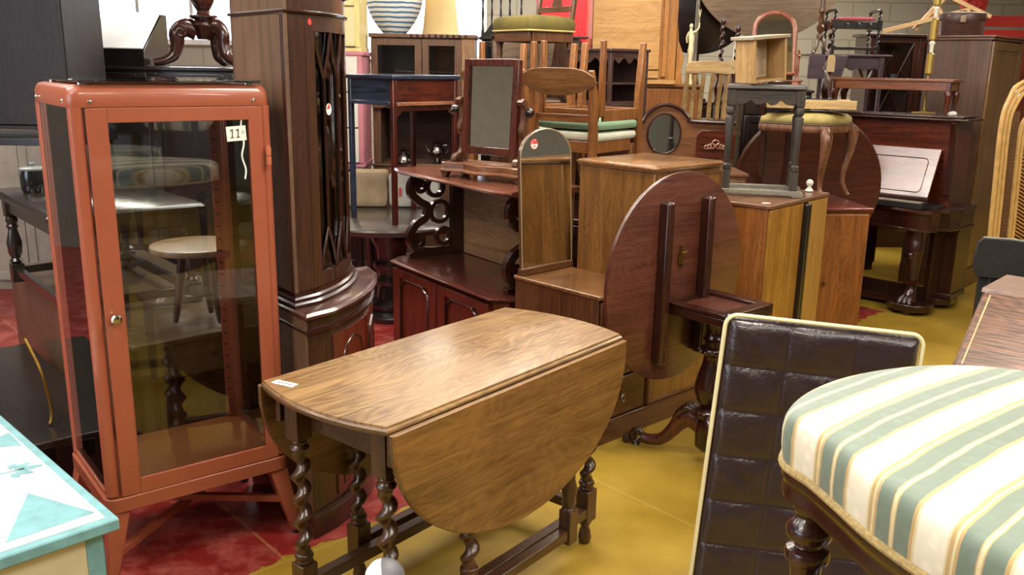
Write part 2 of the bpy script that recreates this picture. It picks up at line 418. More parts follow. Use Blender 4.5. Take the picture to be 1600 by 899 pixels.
# ================================================================ foreground
# ---- orange glazed display cabinet
def build_display_cabinet():
    w, d = .57, .447
    OR = plain('orange_enamel', '985038', .34, coat=.3, var=.03)
    ORD = plain('dark_orange_enamel', '8a3c2b', .4, coat=.2, var=.05)
    t = thing('display_cabinet', 'tall orange metal display cabinet with glass door and splayed legs', 'cabinet', (-1.196, 2.426, 0), .6662)
    b = MB()                                                     # base band and floor panel
    b.prism(rrect(-.006, w+.006, -.006, d+.006, .035), 'z', .238, .285)
    b.done('base', OR, t, .003)
    b = MB(); b.prism(rrect(.012, w-.012, .012, d-.012, .02), 'z', .2855, .292); b.done('floor_panel', plain('lit_orange_enamel', 'bd7340', .4, coat=.2, var=.03), t, 0)  # body orange made lighter to stand for light falling on the cabinet floor
    for (x0, x1, y0, y1, n) in ((0, .04, 0, .04, 0), (w-.04, w, 0, .04, 1), (0, .04, d-.04, d, 3), (w-.04, w, d-.04, d, 2)):
        b = MB(); b.prism(rrect(x0, x1, y0, y1, .0185), 'z', .292, 1.44)
        p = b.done('corner_post', OR, t, 0)
        if n in (2, 3):                                          # slotted rail inside the rear posts
            b = MB(); xx = x0 if n == 2 else x1
            b.box(min(xx, x0 if n == 2 else x1)-.012, xx+.012, y0-.004, y0-.0005, .30, 1.43)
            b.done('shelf_rail', ORD, p, 0, 'dark red slotted rail')
            b = MB()
            for k in range(24): b.box(xx-.006, xx+.006, y0-.0056, y0-.0042, .36+.043*k, .366+.043*k)
            b.done('slots', black(), p, 0, merge=False)
    b = MB()                                                     # top band, rounded upper edge
    for i, (ins, z) in enumerate(((0, 1.44), (0, 1.476), (.004, 1.489), (.013, 1.498), (.026, 1.5015))): pass
    prof = [(0, 1.44), (-.001, 1.446), (0, 1.476), (.004, 1.489), (.012, 1.497), (.024, 1.5)]
    prof = [(.012, 1.44)] + prof + [(.040, 1.5), (.040, 1.49), (.012, 1.476)]
    b.rings([[Vector((x, y, z)) for x, y in rrect(i, w-i, i, d-i, .034 if i < .01 else .028)] for i, z in prof], closed=True, cap=False)
    b.done('top_band', OR, t, 0, smooth=60)
    b = MB()
    for (x, y) in ((.055, -.0015), (w-.055, -.0015)):
        b.lathe([(.0001, .004), (.005, .003), (.0065, 0)], seg=10, M=Matrix.Translation((x, y, 1.455)) @ Matrix.Rotation(R(90), 4, 'X'))
    for y in (.055, d-.055):
        b.lathe([(.0001, .004), (.005, .003), (.0065, 0)], seg=10, M=Matrix.Translation((-.0015, y, 1.455)) @ Matrix.Rotation(R(-90), 4, 'Y'))
    b.done('screw', chrome(), t, 0, 'chrome screw heads')
    MB().box(.03, w-.03, -.004, d+.004, 1.506, 1.514).done('glass_top', glass('tinted_glass', (.72, .80, .82), .92), t, .0015, 'blue grey glass plate')
    b = MB()
    for x in (.05, w-.05):
        for y in (.05, d-.05): b.lathe([(.012, 0), (.012, .006)], (x, y, 1.5), 12)
    b.done('spacer', chrome(), t, 0)
    # sides and back
    for nm, a in (('side_pane', (.006, .010, .04, d-.04)), ('side_pane', (w-.010, w-.006, .04, d-.04))):
        b = MB(); b.box(*a, .292, 1.44); b.done(nm, GL, t, 0)
    MB().box(.04, w-.04, d-.012, d-.008, .292, 1.44).done('back_pane', GL, t, 0)
    b = MB()
    for x0, x1 in ((.002, .014), (w-.014, w-.002)): b.box(x0, x1, .04, d-.04, .293, .303)
    b.done('side_sill', OR, t, .001)
    # door
    b = MB(); frame_mb(b, .041, w-.031, .288, 1.438, .055, -.004, .012, wt=.040, wb=.048, wr=.042)
    dr = b.done('door', OR, t, .0015)
    MB().box(.09, w-.07, .003, .006, .33, 1.402).done('pane', GL, dr, 0)
    b = MB(); Mk = Matrix.Translation((.066, -.004, .845)) @ Matrix.Rotation(R(90), 4, 'X')
    b.lathe([(.006, 0), (.006, .012), (.014, .014), (.015, .022), (.011, .027), (.0005, .028)], seg=16, M=Mk)
    b.done('knob', chrome(), dr, 0, 'small chrome knob')
    for z in (.50, 1.26):
        b = MB()
        for k in range(2): b.lathe([(.0001, 0), (.008, .002), (.008, .026), (.0001, .028)], (w-.020, -.015, z+.029*k), 12)
        b.lathe([(.0045, -.004), (.0045, .062)], (w-.020, -.015, z), 10)
        b.done('hinge', plain('light_orange_enamel', 'b76a4a', .25, coat=.5, var=.03), dr, 0)
    # legs
    for (sx, sy) in ((0, 0), (1, 0), (1, 1), (0, 1)):
        x = 0 if not sx else w; y = 0 if not sy else d; dx = -1 if not sx else 1; dy = -1 if not sy else 1
        top = [(x, y), (x-dx*.062, y), (x-dx*.062, y-dy*.062), (x, y-dy*.062)]
        bx, by = x+dx*.035, y+dy*.03
        bot = [(bx, by), (bx-dx*.035, by), (bx-dx*.035, by-dy*.035), (bx, by-dy*.035)]
        b = MB(); b.rings([[Vector((*p, 0.012)) for p in bot], [Vector((*p, .238)) for p in top]]); lg = b.done('leg', OR, t, .006)
        b = MB(); b.lathe([(.016, 0), (.016, .0118)], (bx-dx*.017, by-dy*.017, 0), 12); b.done('foot_cap', black(), lg, 0)
    for (a, c) in (((.0, .0), (w, d)), ((w, .0), (0, d))):
        b = MB(); A = Vector((*a, .105)); C = Vector((*c, .105)); u = (C-A).normalized(); n = Vector((-u.y, u.x, 0)) * .012; A2 = A - u*.012; C2 = C + u*.012
        z0, z1 = ((.09, .113) if a[0] == 0 else (.114, .137))
        b.hexa([Vector((p.x, p.y, z)) for z in (z0, z1) for p in (A2-n, C2-n, C2+n, A2+n)])
        b.done('stretcher', OR, t, .002)
    # price tag inside the door glass
    b = MB(); b.mi = 0
    Mt = Matrix.Translation((.458, .0008, 1.358)) @ Matrix.Rotation(R(-3), 4, 'Y')
    b.hexa([(-.030, 0, -.022), (.030, 0, -.022), (.030, .0012, -.022), (-.030, .0012, -.022), (-.030, 0, .022), (.030, 0, .022), (.030, .0012, .022), (-.030, .0012, .022)], Mt)
    tg = b.done('price_tag', paper(), dr, 0, 'white paper tag reading 11 B')
    b = MB()
    def stroke(b, p, w, M, y=-.0006):
        for (a, c) in zip(p[:-1], p[1:]):
            dx, dz = c[0]-a[0], c[1]-a[1]; l = math.hypot(dx, dz); nx, nz = -dz/l*w, dx/l*w
            b.hexa([(a[0]-nx, y, a[1]-nz), (a[0]+nx, y, a[1]+nz), (c[0]+nx, y, c[1]+nz), (c[0]-nx, y, c[1]-nz),
                    (a[0]-nx, y+.0004, a[1]-nz), (a[0]+nx, y+.0004, a[1]+nz), (c[0]+nx, y+.0004, c[1]+nz), (c[0]-nx, y+.0004, c[1]-nz)], M)
    for x in (-.014, .004):
        stroke(b, [(x-.005, .008), (x+.003, .013), (x, -.012)], .0016, Mt); stroke(b, [(x-.006, -.012), (x+.006, -.011)], .0013, Mt)
    stroke(b, [(.017, -.002), (.018, .007), (.022, .006), (.0185, .003), (.023, 0), (.017, -.002)], .0008, Mt)
    o = b.done('lettering', black(), t, 0, merge=False); o.parent = dr
    b = MB(); b.tube(spline([(.478, .0015, 1.405), (.474, .0025, 1.38), (.48, .0015, 1.33), (.472, .002, 1.29), (.482, .002, 1.25), (.478, .002, 1.22)], 4), .0025, 6)
    o = b.done('string', paper(), dr, 0)
    return t, stroke
cabinet, stroke = build_display_cabinet()

# ---- oak gateleg table
def build_gateleg():
    t = thing('gateleg_table', 'oval oak gateleg table with barley twist legs and hanging leaves', 'table', (-.156, 2.498, 0), .89)
    hx, hy, zt = .512, .245, .74
    def end(y): return math.sqrt(max(0, 1 - (y/.60)**2))
    ys = [-hy + 2*hy*i/10 for i in range(11)]
    ex = .558
    def endx(y): return ex*math.sqrt(1 - (y/.62)**2)
    out = [(-endx(y), y) for y in ys[::-1]] + [(endx(y), y) for y in ys]
    def scal(pts, k, q): return [(x*(1-k), y*(1-q)) for x, y in pts]
    b = MB()
    prof = [(.022, .06, .715), (.003, .012, .719), (0, 0, .724), (.0, .0, .730), (.006, .014, .7335), (.012, .022, .734), (.013, .024, .74)]
    b.rings([[Vector((x*(1-k), y*(1-q), z)) for x, y in out] for k, q, z in prof])
    b.paint(lambda c, n: c.z < .7333 and abs(c.x) > .40)
    b.done('tabletop', [OAKTOP('x'), wood('dark_oak_edge', '38240f', '664729', 'y', 1, .3, .4)], t, 0, smooth=30)
    # hanging leaves: half ovals
    for s in (-1, 1):
        n = 28; pts = [(-endx(hy)*math.cos(PI*i/n), .722 - .405*math.sin(PI*i/n)**.92) for i in range(n+1)]
        pts = [(-endx(hy)+.002, .722)] + pts[1:-1] + [(endx(hy)-.002, .722)]
        b = MB(); y0, y1 = s*(hy+.004), s*(hy+.021)
        tilt = .03
        rin = []
        for yy, k in ((y0, 0), (y1-s*.004, 0), (y1, .012)):
            rin.append([Vector((x*(1-k), yy + s*(.722-z)*tilt, .722-(.722-z)*(1-k))) for x, z in pts])
        b.rings(rin)
        b.paint(lambda c, n: abs(n.y) < .6 and c.z < .715)
        b.done('drop_leaf', [wood('figured_oak_leaf', '543719', '8a6232', 'x', .9, .34, .3, .7, .12, .14), wood('dark_oak_edge', '38240f', '664729', 'y', 1, .3, .4)], t, .001, smooth=30)
    # rail along the joint
    for s in (-1, 1):
        b = MB(); b.box(-hx+.03, hx-.03, s*.21, s*.228, .62, .7148); b.done('long_apron', OAKDK('x'), t)
    for s in (-1, 1):
        b = MB(); b.box(s*.415, s*.433, -.15, .15, .60, .7148); b.done('end_apron', OAKDK('x'), t)
    def leg(x, y, zb, name='leg', top=.7148, stub=False):
        b = MB(); h = .026
        b.box(x-h, x+h, y-h, y+h, .575, top)                           # upper block
        b.lathe([(.024, .0), (.0275, .006), (.024, .014), (.019, .02), (.023, .026), (.018, .034)], (x, y, .541), 18)
        b.twist((x, y), .225, .543, .0265, 4.6)
        b.lathe([(.018, 0), (.026, .008), (.022, .016), (.0275, .024), (.024, .034)], (x, y, .195), 18)
        b.box(x-h, x+h, y-h, y+h, .085, .198)
        if zb == 0: b.lathe([(.013, .0), (.020, .004), (.023, .022), (.019, .045), (.013, .06), (.020, .072), (.024, .086)], (x, y, 0), 16)
        return b.done(name, OAKDK('z'), t, .002)
    for sx in (-1, 1):
        for sy in (-1, 1): leg(sx*.45, sy*.172, 0)
    for sy in (-1, 1): leg(-.20, sy*.202+ (sy*.026), 0, 'gate_leg', top=.70)
    for sy in (-1, 1):                                                   # gate pivots
        b = MB(); x, y = .27, sy*.228; h = .022
        b.box(x-h, x+h, y-h, y+h, .10, .215)
        b.lathe([(.024, 0), (.018, .01), (.024, .02), (.022, .04), (.026, .07), (.018, .1), (.02, .35), (.026, .37), (.02, .385)], (x, y, .215), 16)
        b.box(x-h, x+h, y-h, y+h, .60, .71)
        b.done('gate_pivot', OAKDK('z'), t, .002)
        b = MB(); b.box(-.174, .248, sy*.228-.017, sy*.228+.017, .118, .150); b.done('gate_stretcher', OAKDK('x'), t)
    for sy in (-1, 1):
        b = MB(); b.box(-.424, .424, sy*.178-.018, sy*.178+.018, .105, .140); b.done('long_stretcher', OAKDK('x'), t)
    for sx in (-1, 1):
        b = MB(); b.box(sx*.45-.016, sx*.45+.016, -.146, .146, .108, .142); b.done('end_stretcher', OAKDK('x'), t)
    # price sticker on the near left corner
    b = MB(); Ms = Matrix.Translation((-.484, .178, .7402)) @ Matrix.Rotation(R(-78), 4, 'Z')
    b.hexa([Ms @ Vector(p) for p in ((-.035, -.013, 0), (.035, -.013, 0), (.035, .013, 0), (-.035, .013, 0), (-.035, -.013, .0006), (.035, -.013, .0006), (.035, .013, .0006), (-.035, .013, .0006))])
    st = b.done('price_sticker', paper(), t, 0, 'white sticker with red writing')
    b = MB()
    Ms2 = Ms @ Matrix.Translation((0, 0, .0008)) @ Matrix.Rotation(R(-90), 4, 'X')
    for x in (-.02, -.008, .004, .016): stroke(b, [(x-.004, -.006), (x+.001, .006), (x+.004, -.004), (x-.003, .001)], .0012, Ms2, 0)
    o = b.done('lettering', redink(), st, 0, merge=False)
    b = MB(); b.lathe([(.016, .0), (.02, .008), (.016, .02), (.008, .028)], (-.33, .0, .0), 12)
    return t
gateleg = build_gateleg()

# ---- painted chest, bottom left corner
def build_painted_chest():
    t = thing('painted_chest', 'white chest painted with teal triangles and borders in the near left corner', 'chest', (-.845, 1.758, 0), R(135.5))
    white = plain('chalky_white_paint', 'ded9cd', .5, var=.06, vscale=9); teal = plain('teal_paint', '6c9ca2', .5, var=.18, vscale=20); cream = plain('cream_body_paint', 'c9bfa0', .55, var=.08)
    w, d = .95, .55
    b = MB(); b.box(.03, w-.03, .03, d-.03, .06, .572)
    bd = b.done('body', cream, t, .003)
    b = MB()
    for x0, x1 in ((.028, .065), (w-.065, w-.028)):
        b.box(x0, x1, .028, .03, .06, .572); b.box(x0, x1, d-.03, d-.028, .06, .572)
    for y0, y1 in ((.028, .065), (d-.065, d-.028)):
        b.box(.028, .03, y0, y1, .06, .572); b.box(w-.03, w-.028, y0, y1, .06, .572)
    b.done('painted_border', teal, bd, 0, 'teal painted border')
    def flower(b, M):
        for a, l in ((90, .055), (55, .042), (125, .042), (20, .03), (160, .03)):
            ca, sa = math.cos(R(a)), math.sin(R(a)); pts = []
            for i in range(10):
                q = i/9; r = l*q; wd = .012*math.sin(PI*q)*(.6+.4*q)
                pts.append((ca*(.012+r)-sa*wd, sa*(.012+r)+ca*wd))
            for i in range(9, -1, -1):
                q = i/9; r = l*q; wd = -.012*math.sin(PI*q)*(.6+.4*q)
                pts.append((ca*(.012+r)-sa*wd, sa*(.012+r)+ca*wd))
            pts = pts[:9] + pts[9:10] + pts[11:19]
            b.prism([(p[0], p[1]) for p in pts], 'z', 0, .001, M)
        b.prism([(-.003, -.05), (.003, -.05), (.003, .03), (-.003, .03)], 'z', 0, .001, M)
    b = MB()
    for y in (.16, .38):                                                  # stencils on the visible end
        flower(b, Matrix.Translation((.0285, y, .42)) @ Matrix.Rotation(R(-90), 4, 'Y') @ Matrix.Rotation(R(-90), 4, 'Z') @ Matrix.Scale(1.3, 4))
    for x in (.2, .45, .7):
        flower(b, Matrix.Translation((x, d-.0285, .42)) @ Matrix.Rotation(R(-90), 4, 'X') @ Matrix.Rotation(R(180), 4, 'Z') @ Matrix.Scale(1.3, 4))
    b.done('stencil', teal, bd, 0, 'teal stencilled flowers', merge=False)
    b = MB(); b.prism(rrect(0, w, 0, d, .006), 'z', .572, .60); lid = b.done('lid', teal, t, .004, 'teal edged white lid')
    b = MB(); b.box(.022, w-.022, .022, d-.022, .6001, .6012); b.done('white_panel', white, lid, 0)
    b = MB(); z0, z1 = .6014, .6020
    # triangles pointing to the corners, with a rim between
    for tri in (((.254, .104), (.058, .029), (.052, .211)), ((.254, d-.104), (.058, d-.029), (.052, d-.211)), ((.657, .024), (.543, .027), (.60, .12)), ((.36, .22), (.43, .33), (.29, .33)), ((.92, .04), (.80, .10), (.92, .21))):
        b.prism(tri, 'z', z0, z1)
    flower(b, Matrix.Translation((.40, .10, z0)) @ Matrix.Rotation(R(170), 4, 'Z') @ Matrix.Scale(1.1, 4))
    flower(b, Matrix.Translation((.60, .30, z0)) @ Matrix.Rotation(R(60), 4, 'Z'))
    flower(b, Matrix.Translation((.75, .12, z0)) @ Matrix.Rotation(R(60), 4, 'Z'))
    b.done('painted_pattern', teal, lid, 0, 'teal triangles and flowers', merge=False)
    b = MB(); b.prism(rrect(.02, w-.02, .02, d-.02, .01), 'z', 0, .06); b.done('plinth', teal, t, .003)
build_painted_chest()

# ---- white and grey finial post
def build_finial():
    t = thing('finial_post', 'white and grey rounded knob on a short post before the gateleg table', 'finial', (-.268, 1.745, 0))
    MB().lathe([(.09, 0), (.09, .015), (.07, .03), (.018, .045), (.018, .40), (.024, .41), (.018, .425)], seg=24).done('post', EBO(), t, .001)
    b = MB()
    n = 28
    prof = [(.018, .425), (.033, .432), (.043, .450), (.0455, .470), (.042, .488), (.032, .503), (.018, .512), (.0005, .515)]
    rings = [[Vector((r*math.cos(2*PI*j/n), r*math.sin(2*PI*j/n), z)) for j in range(n)] for r, z in prof]
    b.rings(rings)
    nv = Vector((.97, .10, .22)).normalized()
    bmesh.ops.bisect_plane(b.bm, geom=b.bm.verts[:]+b.bm.edges[:]+b.bm.faces[:], plane_co=(.0, 0, .478), plane_no=nv)
    for f in b.bm.faces: f.material_index = 0 if (f.calc_center_median()-Vector((0, 0, .478))).dot(nv) < 0 else 1
    b.done('knob', [plain('warm_white_paint', 'eeeae0', .35, var=.02), plain('pewter_grey_paint', '636266', .45, var=.08)], t, 0, 'half white half grey knob')
build_finial()

# ---- tufted leather cushion
def build_leather():
    W_, H_, T_ = .56, .86, .10
    t = thing('leather_cushion', 'dark brown tufted leather cushion with cream piping stood upright', 'cushion', (.835, 2.42, 0.0), R(-4), rx=R(-6), ry=R(4.5))
    nx, nz = 97, 145
    cols = [-.28, -.10, .095, .28]; rows = [0, .03, .168, .306, .444, .582, .715, .86]
    def puff(x, z, side):
        xs = max(c for c in cols if c <= max(x, cols[0])+1e-6); xs = min(xs, cols[-2]); xe = cols[cols.index(xs)+1]
        zs = max(c for c in rows if c <= z+1e-6); zs = min(zs, rows[-2]); ze = rows[rows.index(zs)+1]
        u = (x-xs)/(xe-xs); v = (z-zs)/(ze-zs)
        f = (max(0, math.sin(PI*u))**.3) * (max(0, math.sin(PI*v))**.3)
        wr = .0022*math.sin(41*x+17*z+3*math.sin(19*z+8*x)) * math.sin(PI*u)*math.sin(PI*v)
        ed = min(x-cols[0], cols[-1]-x, z, H_-z); edge = min(1, ed/.035); edge = math.sqrt(max(0, 1-(1-edge)**2))
        return (T_*.5-.018)*edge + .018*f*edge + wr*1.3
    b = MB()
    for side in (-1, 1):
        g = [[b.bm.verts.new((-.28+.56*i/(nx-1), side*puff(-.28+.56*i/(nx-1), H_*j/(nz-1), side), H_*j/(nz-1))) for i in range(nx)] for j in range(nz)]
        for j in range(nz-1):
            for i in range(nx-1): b.face([g[j][i], g[j][i+1], g[j+1][i+1], g[j+1][i]])
    lea = plain('dark_brown_leather', '2c2022', .3, coat=.35, var=.12, vscale=30, bump=.25, bscale=90)
    b.done('leather_cover', lea, t, 0, smooth=80)
    b = MB(); pts = [Vector((x, 0, z)) for x, z in rrect(-.283, .283, -.0, H_+.003, .035, 6)]
    pts = [Vector((p.x, -.028, p.z)) for p in pts]
    b.tube(pts, .0065, 8, closed=True); b.done('piping', plain('cream_piping', 'd9cfa2', .5, var=.05), t, 0, 'cream piping')
build_leather()

# ---- striped seat chair on a table just below the frame
def build_striped():
    t = thing('striped_chair', 'antique chair with green and cream striped silk seat close to the camera', 'chair', (.028, -.006, -.024))
    # outline of the seat in world plan, counter clockwise, starting at the near-left corner
    o = [(.405, 1.305), (.425, 1.235), (.44, 1.16), (.455, 1.08), (.485, .99), (.53, .89), (.60, .80), (.70, .76), (.82, .80), (.93, .92), (1.0, 1.08), (1.03, 1.25), (1.02, 1.40), (.96, 1.50), (.87, 1.555), (.75, 1.565), (.63, 1.53), (.52, 1.465), (.44, 1.38)]
    o = [tuple(p) for p in spline([o[-1]] + o + [o[0], o[1]], 5)[5:-5]][:-1]
    cx = sum(p[0] for p in o)/len(o); cy = sum(p[1] for p in o)/len(o)
    def ins(k, z): return [Vector((cx+(x-cx)*(1-k), cy+(y-cy)*(1-k), z)) for x, y in o]
    mt, nt, bs = nodes('striped_silk'); L = nt.links.new
    tc = N(nt, 'ShaderNodeTexCoord'); mp = N(nt, 'ShaderNodeMapping'); mp.inputs['Rotation'].default_value = (0, 0, R(-38))
    L(tc.outputs['Object'], mp.inputs[0])
    sx = N(nt, 'ShaderNodeSeparateXYZ'); L(mp.outputs[0], sx.inputs[0])
    # stripes run along the local y of the rotated frame: repeat 0.135 m
    nz = N(nt, 'ShaderNodeTexNoise', _Scale=9.0, _Detail=3.0); L(tc.outputs['Object'], nz.inputs[0])
    a1 = N(nt, 'ShaderNodeMath', operation='MULTIPLY_ADD'); a1.inputs[1].default_value = .010; L(nz.outputs[0], a1.inputs[0]); L(sx.outputs[1], a1.inputs[2])
    dv = N(nt, 'ShaderNodeMath', operation='DIVIDE'); dv.inputs[1].default_value = .126; L(a1.outputs[0], dv.inputs[0])
    ad = N(nt, 'ShaderNodeMath', operation='ADD'); ad.inputs[1].default_value = 20.42; L(dv.outputs[0], ad.inputs[0])
    fr = N(nt, 'ShaderNodeMath', operation='FRACT'); L(ad.outputs[0], fr.inputs[0])
    cr = N(nt, 'ShaderNodeValToRGB'); cr.color_ramp.interpolation = 'CONSTANT'; L(fr.outputs[0], cr.inputs[0])
    G, CR_, GD, LG = lin('69796a'), lin('e2dbc6'), lin('b89b66'), lin('d2c59c')
    st = [(0, GD), (.045, LG), (.07, CR_), (.40, LG), (.43, GD), (.475, G), (.665, GD), (.68, LG), (.725, GD), (.74, G), (.93, GD), (.965, LG)]
    el = cr.color_ramp.elements
    el[0].position = 0; el[0].color = st[0][1]; el[1].position = st[1][0]; el[1].color = st[1][1]
    for p, c in st[2:]:
        e = el.new(p); e.color = c
    # woven damask motif
    vo = N(nt, 'ShaderNodeTexVoronoi', _Scale=42.0); L(tc.outputs['Object'], vo.inputs[0])
    c2 = N(nt, 'ShaderNodeValToRGB'); c2.color_ramp.elements[0].position = .25; c2.color_ramp.elements[0].color = (1, 1, 1, 1)
    c2.color_ramp.elements[1].position = .4; c2.color_ramp.elements[1].color = (.88, .86, .84, 1); L(vo.outputs[0], c2.inputs[0])
    mm = N(nt, 'ShaderNodeMix', data_type='RGBA', blend_type='MULTIPLY'); mm.inputs[0].default_value = .7
    L(cr.outputs[0], mm.inputs[6]); L(c2.outputs[0], mm.inputs[7]); L(mm.outputs[2], bs.inputs['Base Color'])
    bs.inputs['Roughness'].default_value = .62; bs.inputs['Sheen Weight'].default_value = .25
    bp = N(nt, 'ShaderNodeBump', _Strength=.15, _Distance=.004); L(vo.outputs[0], bp.inputs['Height']); L(bp.outputs[0], bs.inputs['Normal'])
    b = MB()
    b.rings([ins(.012, .985), ins(-.006, 1.0), ins(-.016, 1.02), ins(-.018, 1.044), ins(-.010, 1.060), ins(.006, 1.070), ins(.035, 1.0765), ins(.1, 1.080), ins(.25, 1.083), ins(.45, 1.088), ins(.7, 1.091), ins(.95, 1.092)])
    b.done('seat_cushion', mt, t, 0, smooth=80)
    b = MB(); b.tube(ins(.0, .992), .0075, 8, closed=True); b.done('gimp_braid', plain('gold_braid', 'a08a5a', .7, var=.3, vscale=160), t, 0, 'beige woven braid')
    b = MB(); b.rings([ins(.03, .935), ins(.012, .938), ins(.004, .950), ins(.016, .958), ins(.008, .968), ins(-.003, .973), ins(-.001, .983), ins(.02, .9868)])
    b.done('seat_rail', MAHD('x'), t, 0, smooth=40)
    for (x, y) in ((.452, 1.292), (.585, .90), (.93, 1.42), (.93, 1.02)):
        b = MB()
        b.lathe([(.010, 0), (.016, .01), (.014, .03), (.020, .22), (.025, .27), (.0255, .278), (.034, .284), (.036, .294), (.033, .302), (.021, .308), (.020, .316), (.034, .323), (.037, .333), (.036, .343), (.027, .352), (.022, .36), (.028, .372), (.028, .385)], (x, y, .55), 24)
        b.box(x-.03, x+.03, y-.03, y+.03, .934, .9505)
        b.done('leg', MAHD('z'), t, .001)
    b = MB()
    for (x, y) in ((.985, 1.35), (.985, 1.08)): b.tube(spline([(x, y, .96), (x+.03, y, 1.2), (x+.08, y, 1.45)], 5), .018, 10)
    b.done('back_post', MAHD('z'), t, 0)
    b = MB(); b.prism(rrect(1.02, 1.42, 1.22, 1.46, .06), 'x', 1.02, 1.09); b.done('back_pad', mt, t, .01)
    tt = thing('side_table', 'plain dark side table below the striped chair', 'table', (.778, 1.154, 0))
    MB().prism(rrect(-.38, .38, -.44, .30, .03), 'z', .496, .526).done('tabletop', MAHD('x'), tt)
    for x in (-.33, .33):
        for y in (-.39, .25): MB().lathe([(.014, 0), (.02, .1), (.026, .45), (.026, .496)], (x, y, 0), 16).done('leg', MAHD(), tt)
build_striped()
# ================================================================ middle ground
# ---- oak bureau
def build_bureau():
    t = thing('bureau', 'oak bureau with a sloping quarter-sawn fall front beside the striped chair', 'bureau', (1.48, 2.853, 0), R(-43))
    oak = wood('reddish_oak', '45291a', '7f553a', 'x', .8, .34, .3, .8, .1, .28); ok = wood('reddish_oak', '45291a', '7f553a', 'z', .8, .34, .3, .8, .1, .28)
    w = .76; dd = .545; s = .25
    b = MB()
    for x0, x1 in ((0, .02), (w-.02, w)): b.prism([(0, .04), (dd, .04), (dd, .825), (s, .825), (0, .60)], 'x', x0, x1)
    b.box(.02, w-.02, dd-.012, dd, .04, .825); b.box(.02, w-.02, 0, dd-.012, .04, .06); b.box(.02, w-.02, .01, dd-.012, .575, .595)
    b.done('carcass', ok, t)
    MB().prism([(s-.006, .826), (dd+.005, .826), (dd+.005, .842), (s+.004, .842)], 'x', -.006, w+.006).done('top', oak, t, .003)
    # sloping fall
    ang = math.atan2(.225, .25); ln = math.hypot(.25, .225)
    Ms = Matrix.Translation((0, -.002, .603)) @ Matrix.Rotation(ang, 4, 'X')
    b = MB(); b.hexa([(.012, 0, 0), (w-.012, 0, 0), (w-.012, ln-.006, 0), (.012, ln-.006, 0), (.012, 0, .016), (w-.012, 0, .016), (w-.012, ln-.006, .016), (.012, ln-.006, .016)], Ms)
    f = b.done('fall_front', oak, t, .003)
    b = MB()
    b.box(.03, .035, .02, ln-.02, .0162, .0178, Ms); b.box(w-.035, w-.03, .02, ln-.02, .0162, .0178, Ms)
    b.done('inlay_line', plain('pale_inlay', 'b99b6b', .4), f, 0, 'pale inlaid line')
    b = MB(); b.lathe([(.004, 0), (.004, .012), (.012, .016), (.011, .024), (.001, .027)], seg=14, M=Ms @ Matrix.Translation((w/2, .30, .016))); b.done('knob', brass(), f, 0)
    for k, (z0, z1) in enumerate(((.08, .24), (.25, .41), (.42, .57))):
        b = MB(); b.box(.024, w-.024, -.006, .012, z0, z1); dr = b.done('drawer', oak, t, .003)
        for x in (.2, w-.2): MB().lathe([(.005, 0), (.005, .012), (.014, .016), (.012, .024), (.001, .027)], seg=14, M=Matrix.Translation((x, -.006, (z0+z1)/2)) @ Matrix.Rotation(R(90), 4, 'X')).done('knob', brass(), dr, 0)
    for x in (.03, w-.03):
        for y in (.03, dd-.03): MB().lathe([(.03, 0), (.034, .02), (.026, .04)], (x, y, 0), 16).done('foot', OAKDK(), t)
build_bureau()

# ---- black painted settle behind the bureau
def build_settle():
    t = thing('black_settle', 'black painted settle with a scalloped top board behind the oak bureau', 'settle', (2.13, 3.98, 0), R(-20))
    blk = plain('chipped_black_paint', '1e1c1b', .5, var=.35, vscale=25)
    top = [(x, z-.075) for x, z in [(-.03, .80), (-.02, .905), (.0, .925), (.12, .925), (.17, .92), (.20, .885), (.25, .865), (.31, .875), (.36, .915), (.48, .93), (.60, .915), (.65, .875), (.71, .865), (.76, .885), (.79, .92), (.96, .925), (.98, .905), (.99, .80), (.97, .745), (-.01, .745)]]
    b = MB(); b.prism(top[::-1], 'y', -.012, .012); b.done('crest_board', blk, t, .003)
    b = MB(); b.tube([(x, 0, z+.002) for x, z in top[2:-3]], .004, 6); b.done('worn_edge', plain('chipped_pale_edge', '8d8a80', .6), t, 0, 'paler chipped edge')
    for x in (.03, .93): MB().box(x-.022, x+.022, .013, .055, 0, .79).done('post', blk, t)
    for x in (.03, .93): MB().box(x-.022, x+.022, -.42, -.38, 0, .42).done('leg', blk, t)
    MB().box(-.0, .96, -.43, .012, .42, .445).done('seat', blk, t)
    b = MB(); b.box(.055, .905, .018, .034, .47, .70); b.done('back_panel', blk, t)
    b = MB(); b.box(.055, .905, -.41, -.39, .34, .418); b.done('seat_rail', blk, t)
build_settle()

